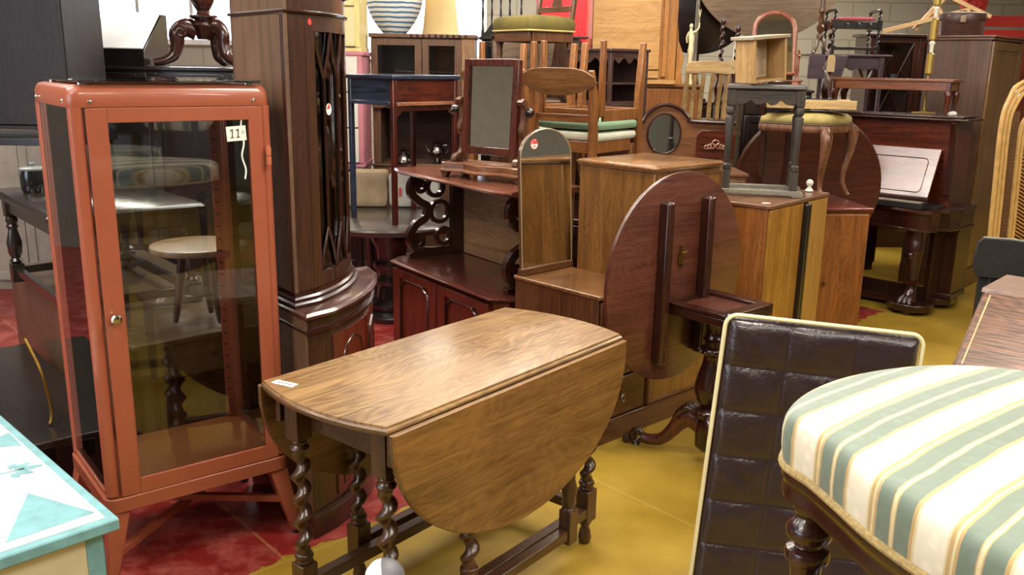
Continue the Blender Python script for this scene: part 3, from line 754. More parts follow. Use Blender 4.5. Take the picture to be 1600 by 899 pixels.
# ---- rattan headboard at the right edge
def build_rattan():
    t = thing('rattan_headboard', 'honey coloured rattan and cane headboard at the right edge', 'headboard', (2.90, 5.30, 0), R(22), rx=R(-3))
    cane = plain('honey_rattan', 'b08a4e', .4, coat=.2, var=.15, vscale=30); dk = plain('dark_cane_backing', '3d2a17', .7)
    W_, H_ = 1.1, 1.58
    def arch(i): return [(x, z) for x, z in spline([(i, 0), (i, H_*.5), (i, H_-.32-i*.2), (i+.04, H_-.16-i*.5), (i+.15, H_-.05-i*.8), (W_/2, H_-i), (W_-i-.15, H_-.05-i*.8), (W_-i-.04, H_-.16-i*.5), (W_-i, H_-.32-i*.2), (W_-i, H_*.5), (W_-i, 0)], 6)]
    for k, i in enumerate((0, .026, .052)):
        b = MB(); b.tube([(x, -.004*k, z) for x, z in arch(i)], .0135, 8); b.done('frame_hoop', cane, t, 0)
    for k, i in enumerate((.16, .186)):
        b = MB(); b.tube([(x, -.004*k, z-.02) for x, z in arch(i)], .012, 8); b.done('inner_hoop', cane, t, 0)
    b = MB(); n = 46
    for k in range(n):
        z = .1 + (H_-.55)*k/n
        b.tube([(.205, 0, z+.16), (W_/2, 0, z)], .0042, 5); b.tube([(W_-.205, 0, z+.16), (W_/2, 0, z)], .0042, 5)
    b.done('woven_strands', cane, t, 0, merge=False)
    b = MB()
    for k in range(26):
        a = PI*k/25; b.tube([(W_/2+.05*math.cos(a), .004, H_-.42+.05*math.sin(a)), (W_/2+.33*math.cos(a), .004, H_-.42+.33*math.sin(a))], .004, 5)
    b.done('fan_spokes', cane, t, 0, merge=False)
    b = MB()
    for k in range(60):
        z = .05+.022*k; b.tube([(.07, .002, z), (.145, .002, z)], .002, 4)
    for k in range(6): b.tube([(.08+.012*k, -.001, .05), (.08+.012*k, -.001, 1.36)], .002, 4)
    b.done('cane_border', plain('brown_cane', '6d532f', .6), t, 0, 'fine brown woven border', merge=False)
    b = MB(); b.tube([(W_/2, 0, .05), (W_/2, 0, H_-.37)], .014, 8); b.tube([(.0, 0, .08), (W_, 0, .08)], .014, 8); b.done('cross_pole', cane, t, 0)
build_rattan()

# ---- tall wardrobe
def build_wardrobe():
    t = thing('wardrobe', 'tall brown wardrobe with panelled door behind the piano, hat box on top', 'wardrobe', (3.306, 6.438, 0), R(47.5))
    side = wood('faded_brown_panel', '3f2919', '694a33', 'z', .35, .5, .1, 1.4, .05, .05); fr = wood('golden_wardrobe_front', '4b321a', '7f5c30', 'z', .8, .3, .4)
    w, d, h = .76, .43, 1.80
    b = MB(); b.box(0, .02, 0, d, .16, h); b.box(w-.02, w, 0, d, .16, h); b.box(.02, w-.02, d-.015, d, .16, h); b.box(.02, w-.02, 0.02, d-.015, .16, .18)
    b.done('carcass', side, t, .003)
    b = MB(); b.box(-.012, w+.012, -.012, d, 0, .15); b.box(-.006, w+.006, -.006, d, .15, .162); b.done('plinth', WAL('x'), t, .003)
    b = MB(); b.box(-.015, w+.015, -.018, d+.004, h, h+.018); b.box(-.025, w+.025, -.028, d+.004, h+.018, h+.030); b.done('cornice', WAL('x'), t, .004)
    b = MB(); frame_mb(b, .004, w-.004, .17, h-.008, .09, -.018, -.001, wt=.06, wb=.10); dr = b.done('door', fr, t, .003)
    MB().box(.092, w-.092, -.010, -.004, .27, h-.067).done('door_panel', fr, dr, 0)
    MB().lathe([(.002, 0), (.016, .001), (.016, .0016)], seg=20, M=Matrix.Translation((w-.13, -.0105, 1.33)) @ Matrix.Rotation(R(90), 4, 'X')).done('price_sticker', paper(), dr, 0, 'small round white sticker')
    MB().box(w-.05, w-.035, -.022, -.018, .95, 1.02).done('escutcheon', brass(), dr, 0)
    hb = thing('hat_box', 'brown ribbed leather hat box with a clasp on top of the wardrobe', 'hat box', (3.30, 6.90, 1.8305), R(0))
    lea = plain('brown_hat_box_leather', '4b3129', .45, coat=.1, var=.15)
    pr = [(.150, 0)]
    for k in range(12): pr += [(.152, .003+.0098*k), (.155, .008+.0098*k)]
    MB().lathe(pr+[(.153, .123)], seg=40).done('body', lea, hb, 0, smooth=60)
    b = MB(); b.lathe([(.152, .1235), (.159, .124), (.159, .165), (.155, .171), (.145, .174), (.0005, .175)], seg=40); b.done('lid', lea, hb, 0, smooth=50)
    b = MB(); b.box(-.09, -.052, -.166, -.148, .10, .145); b.done('clasp', plain('pale_brass', 'b3a184', .35, .8), hb, .002, 'pale metal clasp')
    b = MB(); b.tube([(-.03, 0, .175), (-.02, 0, .19), (.02, 0, .19), (.03, 0, .175)], .004, 6); b.done('handle', lea, hb, 0)
build_wardrobe()

# ---- piano
def build_piano():
    t = thing('upright_piano', 'dark mahogany upright piano with open lid and carved paw legs', 'piano', (2.70, 5.67, 0), R(-45))
    mh = MAHD('x'); mz = MAHD('z')
    b = MB(); b.box(-1.42, -.04, .34, .60, .50, 1.26); b.box(-1.42, -.9, .52, .60, .074, .50); b.done('case', MAH('x'), t)
    MB().box(-1.46, 0.02, .29, .61, 1.262, 1.278).done('top_board', mh, t, .005)
    MB().box(-1.43, -.02, .32, .60, 1.2785, 1.295).done('top_step', mh, t, .006)
    for x in (-1.42, -.075):
        b = MB(); b.prism([(.30, .78), (.335, .78), (.335, 1.258), (.275, 1.258), (.29, 1.20), (.305, 1.1), (.30, .9)], 'x', x, x+.035); b.done('side_bracket', mz, t)
    # keybed with serpentine front
    pts = [(-1.40, .33), (-1.40, .06), (-1.33, .02), (-1.22, .01), (-1.15, .05), (-1.0, .08), (-.44, .08), (-.29, .05), (-.22, .01), (-.11, .0), (-.03, .04), (.0, .11), (-.02, .18), (.03, .20), (.05, .33)]
    pts = pts[::-1]
    def sc(k): return [(x, y - k if y < .3 else y) for x, y in pts]
    b = MB(); b.rings([[Vector((x, y, z)) for x, y in sc(k)] for k, z in ((-.012, .555), (.006, .560), (.008, .570), (-.004, .578), (-.004, .668), (.008, .676), (.012, .690), (.0, .700))]); b.done('keybed', mh, t, 0, smooth=35)
    b = MB(); b.box(-1.30, -.10, .04, .16, .701, .742); b.done('key_slip', plain('dusty_black_wood', '1d1a18', .5), t, .004)
    b = MB(); b.box(-1.28, -.12, .045, .11, .7422, .7445); ks = b.done('keyboard_strip', plain('yellowed_felt_strip', '9a8a74', .7, var=.1), t, 0, 'pale strip with tuning marks')
    b = MB(); random.seed(3)
    for k in range(44):
        x = -1.26+.0255*k; b.box(x, x+.004+.010*random.random(), .06, .085, .7446, .7452)
    b.done('markings', black(), ks, 0, merge=False)
    b = MB(); b.box(-1.36, -.05, .165, .33, .701, .71); b.done('key_well', plain('dusty_black_wood', '1d1a18', .5), t, 0)
    # raised lid leaning on the case
    Ms = Matrix.Translation((0, .19, .76)) @ Matrix.Rotation(R(66), 4, 'X')
    b = MB(); b.box(-1.30, -.12, 0, .34, 0, .018, Ms); ld = b.done('fall_lid', wood('glossy_mahogany_lid', '4a2416', '7b4a32', 'x', 1, .2, 1), t, .003)
    b = MB(); rr = rrect(-1.24, -.18, .03, .27, .03)
    b.tube([Ms @ Vector((x, y, .019)) for x, y in rr], .003, 6, closed=True); b.done('lid_moulding', mz, ld, 0)
    b = MB(); b.box(-1.30, -.12, .175, .19, .74, .765); b.done('lid_hinge_rail', mh, t)
    # carved legs with knee and paw
    for x in (-1.28, -.12):
        b = MB()
        pts3 = spline([(x, .075, .556), (x, .070, .50), (x, .060, .43), (x, .065, .36), (x, .085, .28), (x, .095, .21), (x, .085, .15), (x, .065, .105), (x, .055, .075)], 5)
        b.tube(pts3, interp([.062, .060, .066, .054, .042, .036, .038, .048, .05], 5), 14)
        lg = b.done('leg', mz, t, 0, smooth=70)
        b = MB(); b.box(x-.055, x+.055, .03, .125, .52, .5545); b.box(x-.045, x+.045, .05, .12, .195, .225); b.lathe([(.02, -.02), (.03, 0), (.02, .02)], (x, .0, .40), 12)
        for k in (-1, 0, 1):
            b.tube(spline([(x+k*.022, .05, .12), (x+k*.03, .015, .10), (x+k*.034, -.012, .072)], 4), interp([.022, .021, .017], 4), 8)
        b.done('paw', mz, lg, 0, smooth=60)
    # shaped base
    base = [(-1.42, .60), (-1.42, .10), (-1.36, -.02), (-1.22, -.03), (-1.14, .05), (-1.12, .16), (-.28, .16), (-.26, .05), (-.18, -.03), (-.04, -.02), (.02, .06), (.02, .16), (-.03, .22), (-.03, .30), (.05, .36), (.05, .50), (-.03, .60)]
    b = MB(); b.prism(base[::-1], 'z', .025, .073); b.done('base_board', mh, t, .006)
    for x in (-1.30, -.11, -.02):
        b = MB(); b.lathe([(.035, 0), (.035, .024)], (x, .03 if x < -.05 else .44, 0), 14); b.done('base_foot', mz, t)
    for x in (-1.42, -.075):
        MB().box(x, x+.035, .18, .338, .0735, .555).done('end_panel', mz, t)
    b = MB(); b.box(-.05, .045, .345, .60, .0735, .54); b.done('end_pilaster', mz, t)
    b = MB(); b.box(-.06, .055, .335, .605, .54, .57); b.box(-.06, .055, .335, .605, .0738, .11); b.box(-.04, .055, .335, .605, .665, .70); b.box(-.045, .05, .34, .60, .57, .665); b.done('pilaster_block', mh, t, .004)
build_piano()

# ---- dressing table, low left and tall right
def build_dresser():
    t = thing('dressing_chest', 'honey oak dressing chest, low on the left and tall on the right, with drop handles', 'chest', (.357, 3.512, 0), .755)
    v, vx = VEN('z'), VEN('x')
    dk = wood('brown_drawer_front', '3b210e', '6a4220', 'x', 1, .33, .3)
    b = MB()
    b.box(0, .32, 0.005, .50, .10, .645); b.done('low_carcass', WAL('z'), t)
    b = MB(); b.prism(rrect(-.008, .322, -.010, .51, .012), 'z', .646, .664); b.done('low_top', wood('polished_walnut_top', '5c3a20', '93683f', 'x', .8, .22, .6, .8), t, .005)
    b = MB(); b.box(.324, .80, .005, .43, .10, 1.14); b.done('tall_carcass', v, t, .004)
    b = MB(); b.rings([[Vector((x, y, z)) for x, y in rrect(.316-k, .806+k, -.004-k, .436+k, .02)] for k, z in ((-.004, 1.141), (.006, 1.147), (.002, 1.150), (.009, 1.156), (.009, 1.163), (-.002, 1.169))])
    b.done('tall_top', wood('polished_walnut_top', '5c3a20', '93683f', 'x', .8, .22, .6, .8), t, 0, smooth=35)
    b = MB(); b.box(-.005, .805, -.006, .44, 0, .095); b.box(-.002, .803, -.010, .005, .095, .105); b.done('plinth', WAL('x'), t, .004)
    def handle(x, z, par):
        b = MB(); b.prism([(x+p[0]*.9, z+p[1]) for p in ((0, .022), (.009, .008), (.006, 0), (.009, -.008), (0, -.022), (-.009, -.008), (-.006, 0), (-.009, .008))], 'y', -.013, -.0105)
        b.tube([(x+.011*math.sin(a), -.020, z-.008-.017*(1-math.cos(a))*.9+.014) for a in [2*PI*i/14 for i in range(14)]], .0022, 6, closed=True)
        b.lathe([(.003, 0), (.003, .012)], seg=8, M=Matrix.Translation((x, -.010, z+.014)) @ Matrix.Rotation(R(90), 4, 'X'))
        b.done('drop_handle', plain('silvered_brass', '9f9584', .3, 1), par, 0)
    for z0, z1 in ((.115, .285), (.295, .46), (.47, .635)):
        b = MB(); b.box(.008, .312, -.010, .004, z0, z1); d_ = b.done('drawer', dk, t, .004); handle(.16, (z0+z1)/2, d_)
    b = MB(); b.box(.336, .79, -.012, .004, .115, 1.128); dr = b.done('door', v, t, .004)
    b = MB(); frame_mb(b, .336, .79, .115, 1.128, .012, -.016, -.0125); b.done('door_bead', WAL('z'), dr, .001)
    handle(.37, .62, dr)
    # arched mirror standing on the low top
    mt_ = thing('arched_mirror', 'tall frameless mirror with rounded top standing on the low half of the dressing chest', 'mirror', (.357, 3.512, .665), .755)
    mt_.location = Vector((.357, 3.512, .665)) + Vector((-math.sin(.755)*.465, math.cos(.755)*.465, 0)); mt_.rotation_euler = (R(-3), 0, .755)
    def outl(k, w0=.005, w1=.325, h=.64): 
        pts = [(w1-k, .028+k), (w1-k, h-.12)]
        for i in range(1, 12):
            a = PI*i/12; pts.append(((w0+w1)/2+(w1-w0-2*k)/2*math.cos(a)**1 if True else 0, h-.12+(.12-k)*math.sin(a)))
        pts += [(w0+k, h-.12), (w0+k, .028+k)]
        return pts
    b = MB(); b.prism(outl(0), 'y', 0, .014); b.done('backing', WAL('z'), mt_, .001)
    b = MB(); b.prism(outl(.004), 'y', -.0035, -.0005); b.done('mirror_glass', mirror_mat(), mt_, 0)
    b = MB(); b.tube([(x, -.003, z) for x, z in outl(.002)], .003, 6, closed=True); b.done('bevelled_edge', plain('pale_gilt_edge', 'b9ab88', .3, .6), mt_, 0, 'thin pale rim')
    b = MB(); b.box(.0, .325, -.012, .020, 0, .030); b.done('rail', WAL('x'), mt_)
    b = MB(); Mk = Matrix.Translation((.09, -.0038, .575)) @ Matrix.Rotation(R(90), 4, 'X')
    b.lathe([(.0235, 0), (.0235, .0006), (.0005, .0007)], seg=28, M=Mk); st = b.done('price_sticker', redink(), mt_, 0, 'round red and white sticker')
    b = MB(); b.prism([(.021*math.cos(a)+.09, .575+.021*math.sin(a)-.0) for a in [PI+PI*i/14 for i in range(15)]], 'y', -.0052, -.0047)
    b.prism([(.073, .579), (.081, .589), (.083, .587), (.075, .577)], 'y', -.0052, -.0047); b.prism([(.089, .592), (.100, .594), (.099, .591), (.089, .589)], 'y', -.0052, -.0047)
    b.done('white_half', paper(), st, 0)
    b = MB(); Mq = Matrix.Translation((.09, -.0055, .565))
    stroke(b, [(-.006, .004), (-.003, -.005), (0, .004)], .0012, Mq, 0); stroke(b, [(.008, .004), (.004, 0), (.009, -.004)], .0012, Mq, 0); b.done('lettering', black(), st, 0, merge=False)
build_dresser()

# ---- tilt-top pedestal table, top turned up
def build_tilt():
    t = thing('tilt_top_table', 'round mahogany tilt-top table with the top turned upright and scrolled tripod base', 'table', (.81, 3.40, 0), .732)
    red = wood('reddish_table_underside', '3c1c12', '65382a', 'x', .8, .3, .4, .8)
    # local: x along the disc plane, y away from the camera (into the disc)
    cx = (.661-.81)*math.cos(.732) + (3.449-3.40)*math.sin(.732); cy = -(.661-.81)*math.sin(.732) + (3.449-3.40)*math.cos(.732)
    cz = .765; r = .42
    b = MB(); n = 72
    b.rings([[Vector((cx+rr*math.cos(2*PI*i/n), cy+yy, cz+rr*math.sin(2*PI*i/n))) for i in range(n)] for rr, yy in ((r-.006, 0), (r, .003), (r, .010), (r-.004, .016), (r-.004, .020), (r-.02, .024))])
    top = b.done('tabletop', red, t, 0, smooth=35)
    for x in (-.125, .135):
        b = MB(); pts = [(cx+x-.018, cz-.33), (cx+x+.018, cz-.33), (cx+x+.018, cz+.295), (cx+x+.010, cz+.318), (cx+x-.010, cz+.318), (cx+x-.018, cz+.295)]
        b.prism([(cx+x-.020+.0, cz-.33), (cx+x+.020, cz-.33), (cx+x+.020, cz+.315), (cx+x-.020, cz+.315)], 'y', cy-.048, cy-.0005)
        b.done('batten', MAHD('z'), top, .009)
    b = MB(); b.prism([(cx-.012, cz+.05), (cx+.014, cz+.05), (cx+.017, cz+.085), (cx+.006, cz+.105), (cx+.004, cz+.13), (cx-.004, cz+.13), (cx-.006, cz+.105), (cx-.015, cz+.08)], 'y', cy-.008, cy-.0005)
    b.tube([(cx-.0, cy-.01, cz+.10), (cx+.028, cy-.014, cz+.105)], .004, 6); b.lathe([(.006, 0), (.005, .012)], (cx, cy-.012, cz+.05), 10)
    b.done('brass_catch', brass(), top, .001, 'brass catch plate')
    # block
    b = MB(); h = .155
    b.box(-h, h, -h, h, .632, .664); bl = b.done('block', MAHD('x'), t, .003)
    b = MB(); b.box(-h, h, -h, -.105, .665, .680); b.box(-h, h, .105, h, .665, .680); b.box(-h, -.105, -.105, .105, .665, .680); b.box(.105, h, -.105, .105, .665, .680)
    b.done('raised_frame', MAHD('x'), bl, .002)
    b = MB(); b.box(-.104, .104, -.104, .104, .6645, .668); b.done('inset_panel', red, bl, 0)
    b = MB(); b.lathe([(.038, .195), (.058, .20), (.062, .212), (.058, .225), (.035, .235), (.038, .25), (.052, .265), (.064, .30), (.066, .33), (.056, .375), (.042, .42), (.036, .455), (.040, .462), (.052, .470), (.056, .480), (.050, .492), (.036, .50), (.036, .52), (.046, .528), (.038, .536), (.034, .57), (.044, .60), (.056, .631)], seg=28)
    col = b.done('column', MAHD('z'), t, 0, smooth=50)
    b = MB()
    for k in range(12):
        a = 2*PI*k/12; b.lathe([(.001, -.008), (.009, -.005), (.011, 0), (.009, .005), (.001, .008)], (.054*math.cos(a), .054*math.sin(a), .481), 8)
    b.done('carved_collar', MAHD('z'), col, 0, merge=False)
    MB().lathe([(.03, .05), (.05, .07), (.052, .13), (.048, .17), (.04, .1945)], seg=16).done('hub', MAHD('z'), t, 0)
    for k, a in enumerate((R(107), R(107+120), R(107+240))):
        Mr = Matrix.Rotation(a, 4, 'Z') @ Matrix.Scale(.9, 4, (1, 0, 0))
        cl = spline([(.035, .155), (.085, .175), (.13, .15), (.17, .10), (.215, .055), (.27, .038), (.315, .038)], 6)
        wd = interp([.040, .042, .038, .030, .026, .022, .020], 6)
        b = MB()
        rings = []
        for i, p in enumerate(cl):
            a_ = cl[max(0, i-1)]; c_ = cl[min(len(cl)-1, i+1)]; tt = (c_-a_).normalized(); nn = Vector((-tt.y, tt.x)); w_ = wd[i]; hw = .030 - .010*i/len(cl)
            ring = []
            for j in range(12):
                an = 2*PI*j/12; u = math.cos(an); v_ = math.sin(an)
                u = math.copysign(abs(u)**.7, u); v_ = math.copysign(abs(v_)**.7, v_)
                ring.append(Mr @ Vector((p.x+nn.x*w_*u, hw*v_, p.y+nn.y*w_*u)))
            rings.append(ring)
        b.rings(rings)
        lg = b.done('leg', MAH('z'), t, 0, smooth=60)
        b = MB()                                                        # scrolled toe and knee carving
        for (sx_, sz_, r0) in ((.335, .040, .036),):
            for turn in range(1):
                pts = []
                for i in range(26):
                    q = i/25; an = -PI*.5 + q*3.4*PI; rr = r0*(1-.75*q)
                    pts.append(Mr @ Vector((sx_+rr*math.cos(an), 0, sz_+rr*math.sin(an))))
                b.tube(pts, interp([.0145, .008], 25), 8)
        b.lathe([(.001, 0), (.02, .002), (.02, .04), (.001, .042)], seg=12, M=Mr @ Matrix.Translation((.39, .02, .022)) @ Matrix.Rotation(R(90), 4, 'X'))
        for q in (-.016, 0, .016):
            b.tube([Mr @ Vector(p) for p in spline([(.045, q, .195), (.09, q*1.5, .222), (.135, q*1.4, .196), (.165, q*.9, .150)], 5)], interp([.008, .014, .013, .005], 5), 8)
        b.done('scroll_carving', MAHD('z'), lg, 0, smooth=60)
        MB().lathe([(.016, 0), (.018, .003), (.012, .012)], seg=12, M=Mr @ Matrix.Translation((.345, 0, 0))).done('foot_pad', MAHD('z'), lg, 0)
build_tilt()

# ---- chiffonier
def build_chiffonier():
    t = thing('chiffonier', 'red mahogany chiffonier with two arched panel doors and a shelf on fretwork brackets', 'sideboard', (-.65, 4.765, 0), R(-54.7))
    w, d = .757, .37
    red, rx_ = MAHR('z'), MAH('x')
    def plan(k): return [(-.0-k*.4, -k), (w+k*.4, -k), (w+.05+k, .055), (w+.05+k, d), (-.05-k, d), (-.05-k, .055)]
    b = MB(); b.prism(plan(-.012), 'z', .06, .715); b.done('carcass', red, t)
    b = MB(); b.prism(plan(.0), 'z', 0, .06); b.done('plinth', MAHD('x'), t, .004)
    b = MB(); b.rings([[Vector((*p, z)) for p in plan(k)] for k, z in ((-.004, .716), (.008, .724), (.004, .728), (.014, .735), (.016, .745), (.008, .752), (.0, .754))]); b.done('top', wood('polished_red_top', '3a1a14', '623429', 'x', .8, .2, .7, .7), t, 0, smooth=35)
    for x0, x1 in ((.01, .374), (.382, .747)):
        b = MB(); frame_mb(b, x0, x1, .075, .70, .06, -.010, .010); dr = b.done('door', red, t, .002)
        b = MB(); b.box(x0+.055, x1-.055, 0, .006, .13, .645); b.done('door_panel', red, dr, 0)
        cx = (x0+x1)/2; hw = (x1-x0)/2-.062
        mould = [(cx-hw, .14), (cx-hw, .58), (cx-hw+.02, .605), (cx-hw+.035, .61), (cx-hw+.045, .635), (cx+hw-.045, .635), (cx+hw-.035, .61), (cx+hw-.02, .605), (cx+hw, .58), (cx+hw, .14)]
        b = MB(); b.tube([(x, -.009, z) for x, z in mould], .006, 6, closed=True); b.done('door_moulding', MAHD('z'), dr, 0)
    # fretwork brackets
    for xb in (.0, w-.02):
        b = MB()
        cl = spline([(.30, .775), (.16, .78), (.095, .80), (.07, .85), (.10, .90), (.15, .93), (.16, .975), (.12, 1.0), (.08, 1.04), (.09, 1.09), (.15, 1.115), (.30, 1.115)], 5)
        b.ribbon([(p.x, p.y) for p in cl], .016, 'x', xb, xb+.028)
        for (cy_, cz_, r_) in ((.11, .83, .028), (.22, .95, .045), (.20, 1.06, .04), (.24, .84, .035), (.125, 1.065, .022)):
            b.ribbon(circle(r_, 20, cy_, cz_)+[(cy_+r_, cz_)], .009, 'x', xb+.003, xb+.025)
        b.prism(circle(.022, 16, .10, .835), 'x', xb, xb+.028)
        b.prism(circle(.020, 16, .11, 1.075), 'x', xb, xb+.028)
        b.box(xb, xb+.028, .28, .335, .77, 1.12)
        b.prism([(.07, .756), (.335, .756), (.335, .775), (.085, .78), (.06, .775)], 'x', xb-.002, xb+.03)
        b.done('fretwork_bracket', MAHD('z'), t, .003, merge=False)
    b = MB(); b.box(-.01, w+.01, .3405, .365, .756, 1.122); b.done('back_board', wood('pale_back_board', '6c4c33', 'a07c58', 'x', .6, .45, .2, .8), t, .002, 'paler brown back board')
    b = MB(); pl = [(-.06, .05), (.03, .02), (w-.03, .02), (w+.06, .05), (w+.06, .372), (-.06, .372)]
    b.rings([[Vector((x, y-(k if y < .2 else 0), z)) for x, y in pl] for k, z in ((-.005, 1.1225), (.006, 1.128), (.010, 1.134), (.004, 1.142))]); b.done('shelf', wood('polished_red_shelf', '4e2418', '84503c', 'x', .8, .2, .7, .7), t, 0, smooth=30)
    for c in t.children_recursive:
        for v in c.data.vertices:
            x, y, z = v.co
            v.co = (x*KCH, y*KCH, z*.53/.754 if z < .7541 else .53 + (z-.754)*KCH)
KCH = 1.2686
build_chiffonier()

# ---- toilet mirror on the chiffonier shelf
def build_toilet_mirror():
    M0 = Matrix.Translation((-.65, 4.765, 0)) @ Matrix.Rotation(R(-54.7), 4, 'Z')
    p = M0 @ Vector((.46*KCH, .19*KCH, .53+.388*KCH+.0008))
    t = thing('swing_mirror', 'mahogany swing mirror on a serpentine base standing on the chiffonier shelf', 'mirror', p, R(-36))
    wl = wood('warm_mahogany_base', '54301c', '8d5f40', 'x', 1, .3, .4)
    def serp(k):
        pts = [(-.21-k, .09+k), (-.21-k, -.07), (-.19-k*.5, -.085-k), (-.15, -.075-k), (-.10, -.06-k), (-.05, -.085-k), (0, -.10-k), (.05, -.085-k), (.10, -.06-k), (.15, -.075-k), (.19+k*.5, -.085-k), (.21+k, -.07), (.21+k, .09+k)]
        return pts
    b = MB(); b.rings([[Vector((*q, z)) for q in serp(k)] for k, z in ((.004, .022), (.012, .026), (.012, .032), (-.004, .036), (-.004, .058), (-.012, .062))]); b.done('base', wl, t, 0, smooth=35)
    for x in (-.19, .19):
        for y in (-.06, .07): MB().prism([(x-.022, .022), (x-.008, .0), (x+.008, .0), (x+.022, .022)], 'y', y-.014, y+.014).done('foot', WAL('z'), t)
    for s in (-1, 1):
        b = MB()
        cl = spline([(-.035, .064), (-.03, .075), (.0, .085), (.015, .12), (.012, .17), (.0, .20), (.01, .24), (.012, .285), (-.002, .315), (-.02, .31)], 5)
        b.ribbon([(q.x, q.y) for q in cl], interp([.022, .02, .02, .013, .011, .014, .012, .012, .012, .008], 5), 'x', s*.158-.012, s*.158+.012)
        b.prism([(-.05, .0625), (.03, .0625), (.022, .08), (-.04, .085)], 'x', s*.158-.012, s*.158+.012)
        b.done('support_arm', WAL('z'), t, .003, merge=False)
        b = MB(); b.lathe([(.001, 0), (.008, .002), (.018, .012), (.020, .024), (.012, .034), (.001, .036)], seg=16, M=Matrix.Translation((s*.172, .0, .275)) @ Matrix.Rotation(R(90)*s, 4, 'Y'))
        b.done('pivot_knob', EBO(), t, 0)
    Mt = Matrix.Translation((0, 0, .275)) @ Matrix.Rotation(R(-3), 4, 'X')
    b = MB(); W_, z0, z1 = .138, -.175, .205
    for a in ((-W_, -W_+.028, z0, z1), (W_-.028, W_, z0, z1), (-W_+.028, W_-.028, z1-.028, z1), (-W_+.028, W_-.028, z0, z0+.03)): b.box(a[0], a[1], -.014, .014, a[2], a[3], Mt)
    f = b.done('mirror_frame', MAH('z'), t, .003)
    b = MB(); b.box(-W_+.026, W_-.026, -.004, -.001, z0+.026, z1-.026, Mt); b.done('mirror_glass', mirror_mat(), f, 0)
    b = MB(); b.box(-W_+.01, W_-.01, .0145, .02, z0+.01, z1-.01, Mt); b.done('backing', RAW('z'), f, 0)
    for c in t.children_recursive:
        for v in c.data.vertices: v.co = v.co * 1.2
build_toilet_mirror()

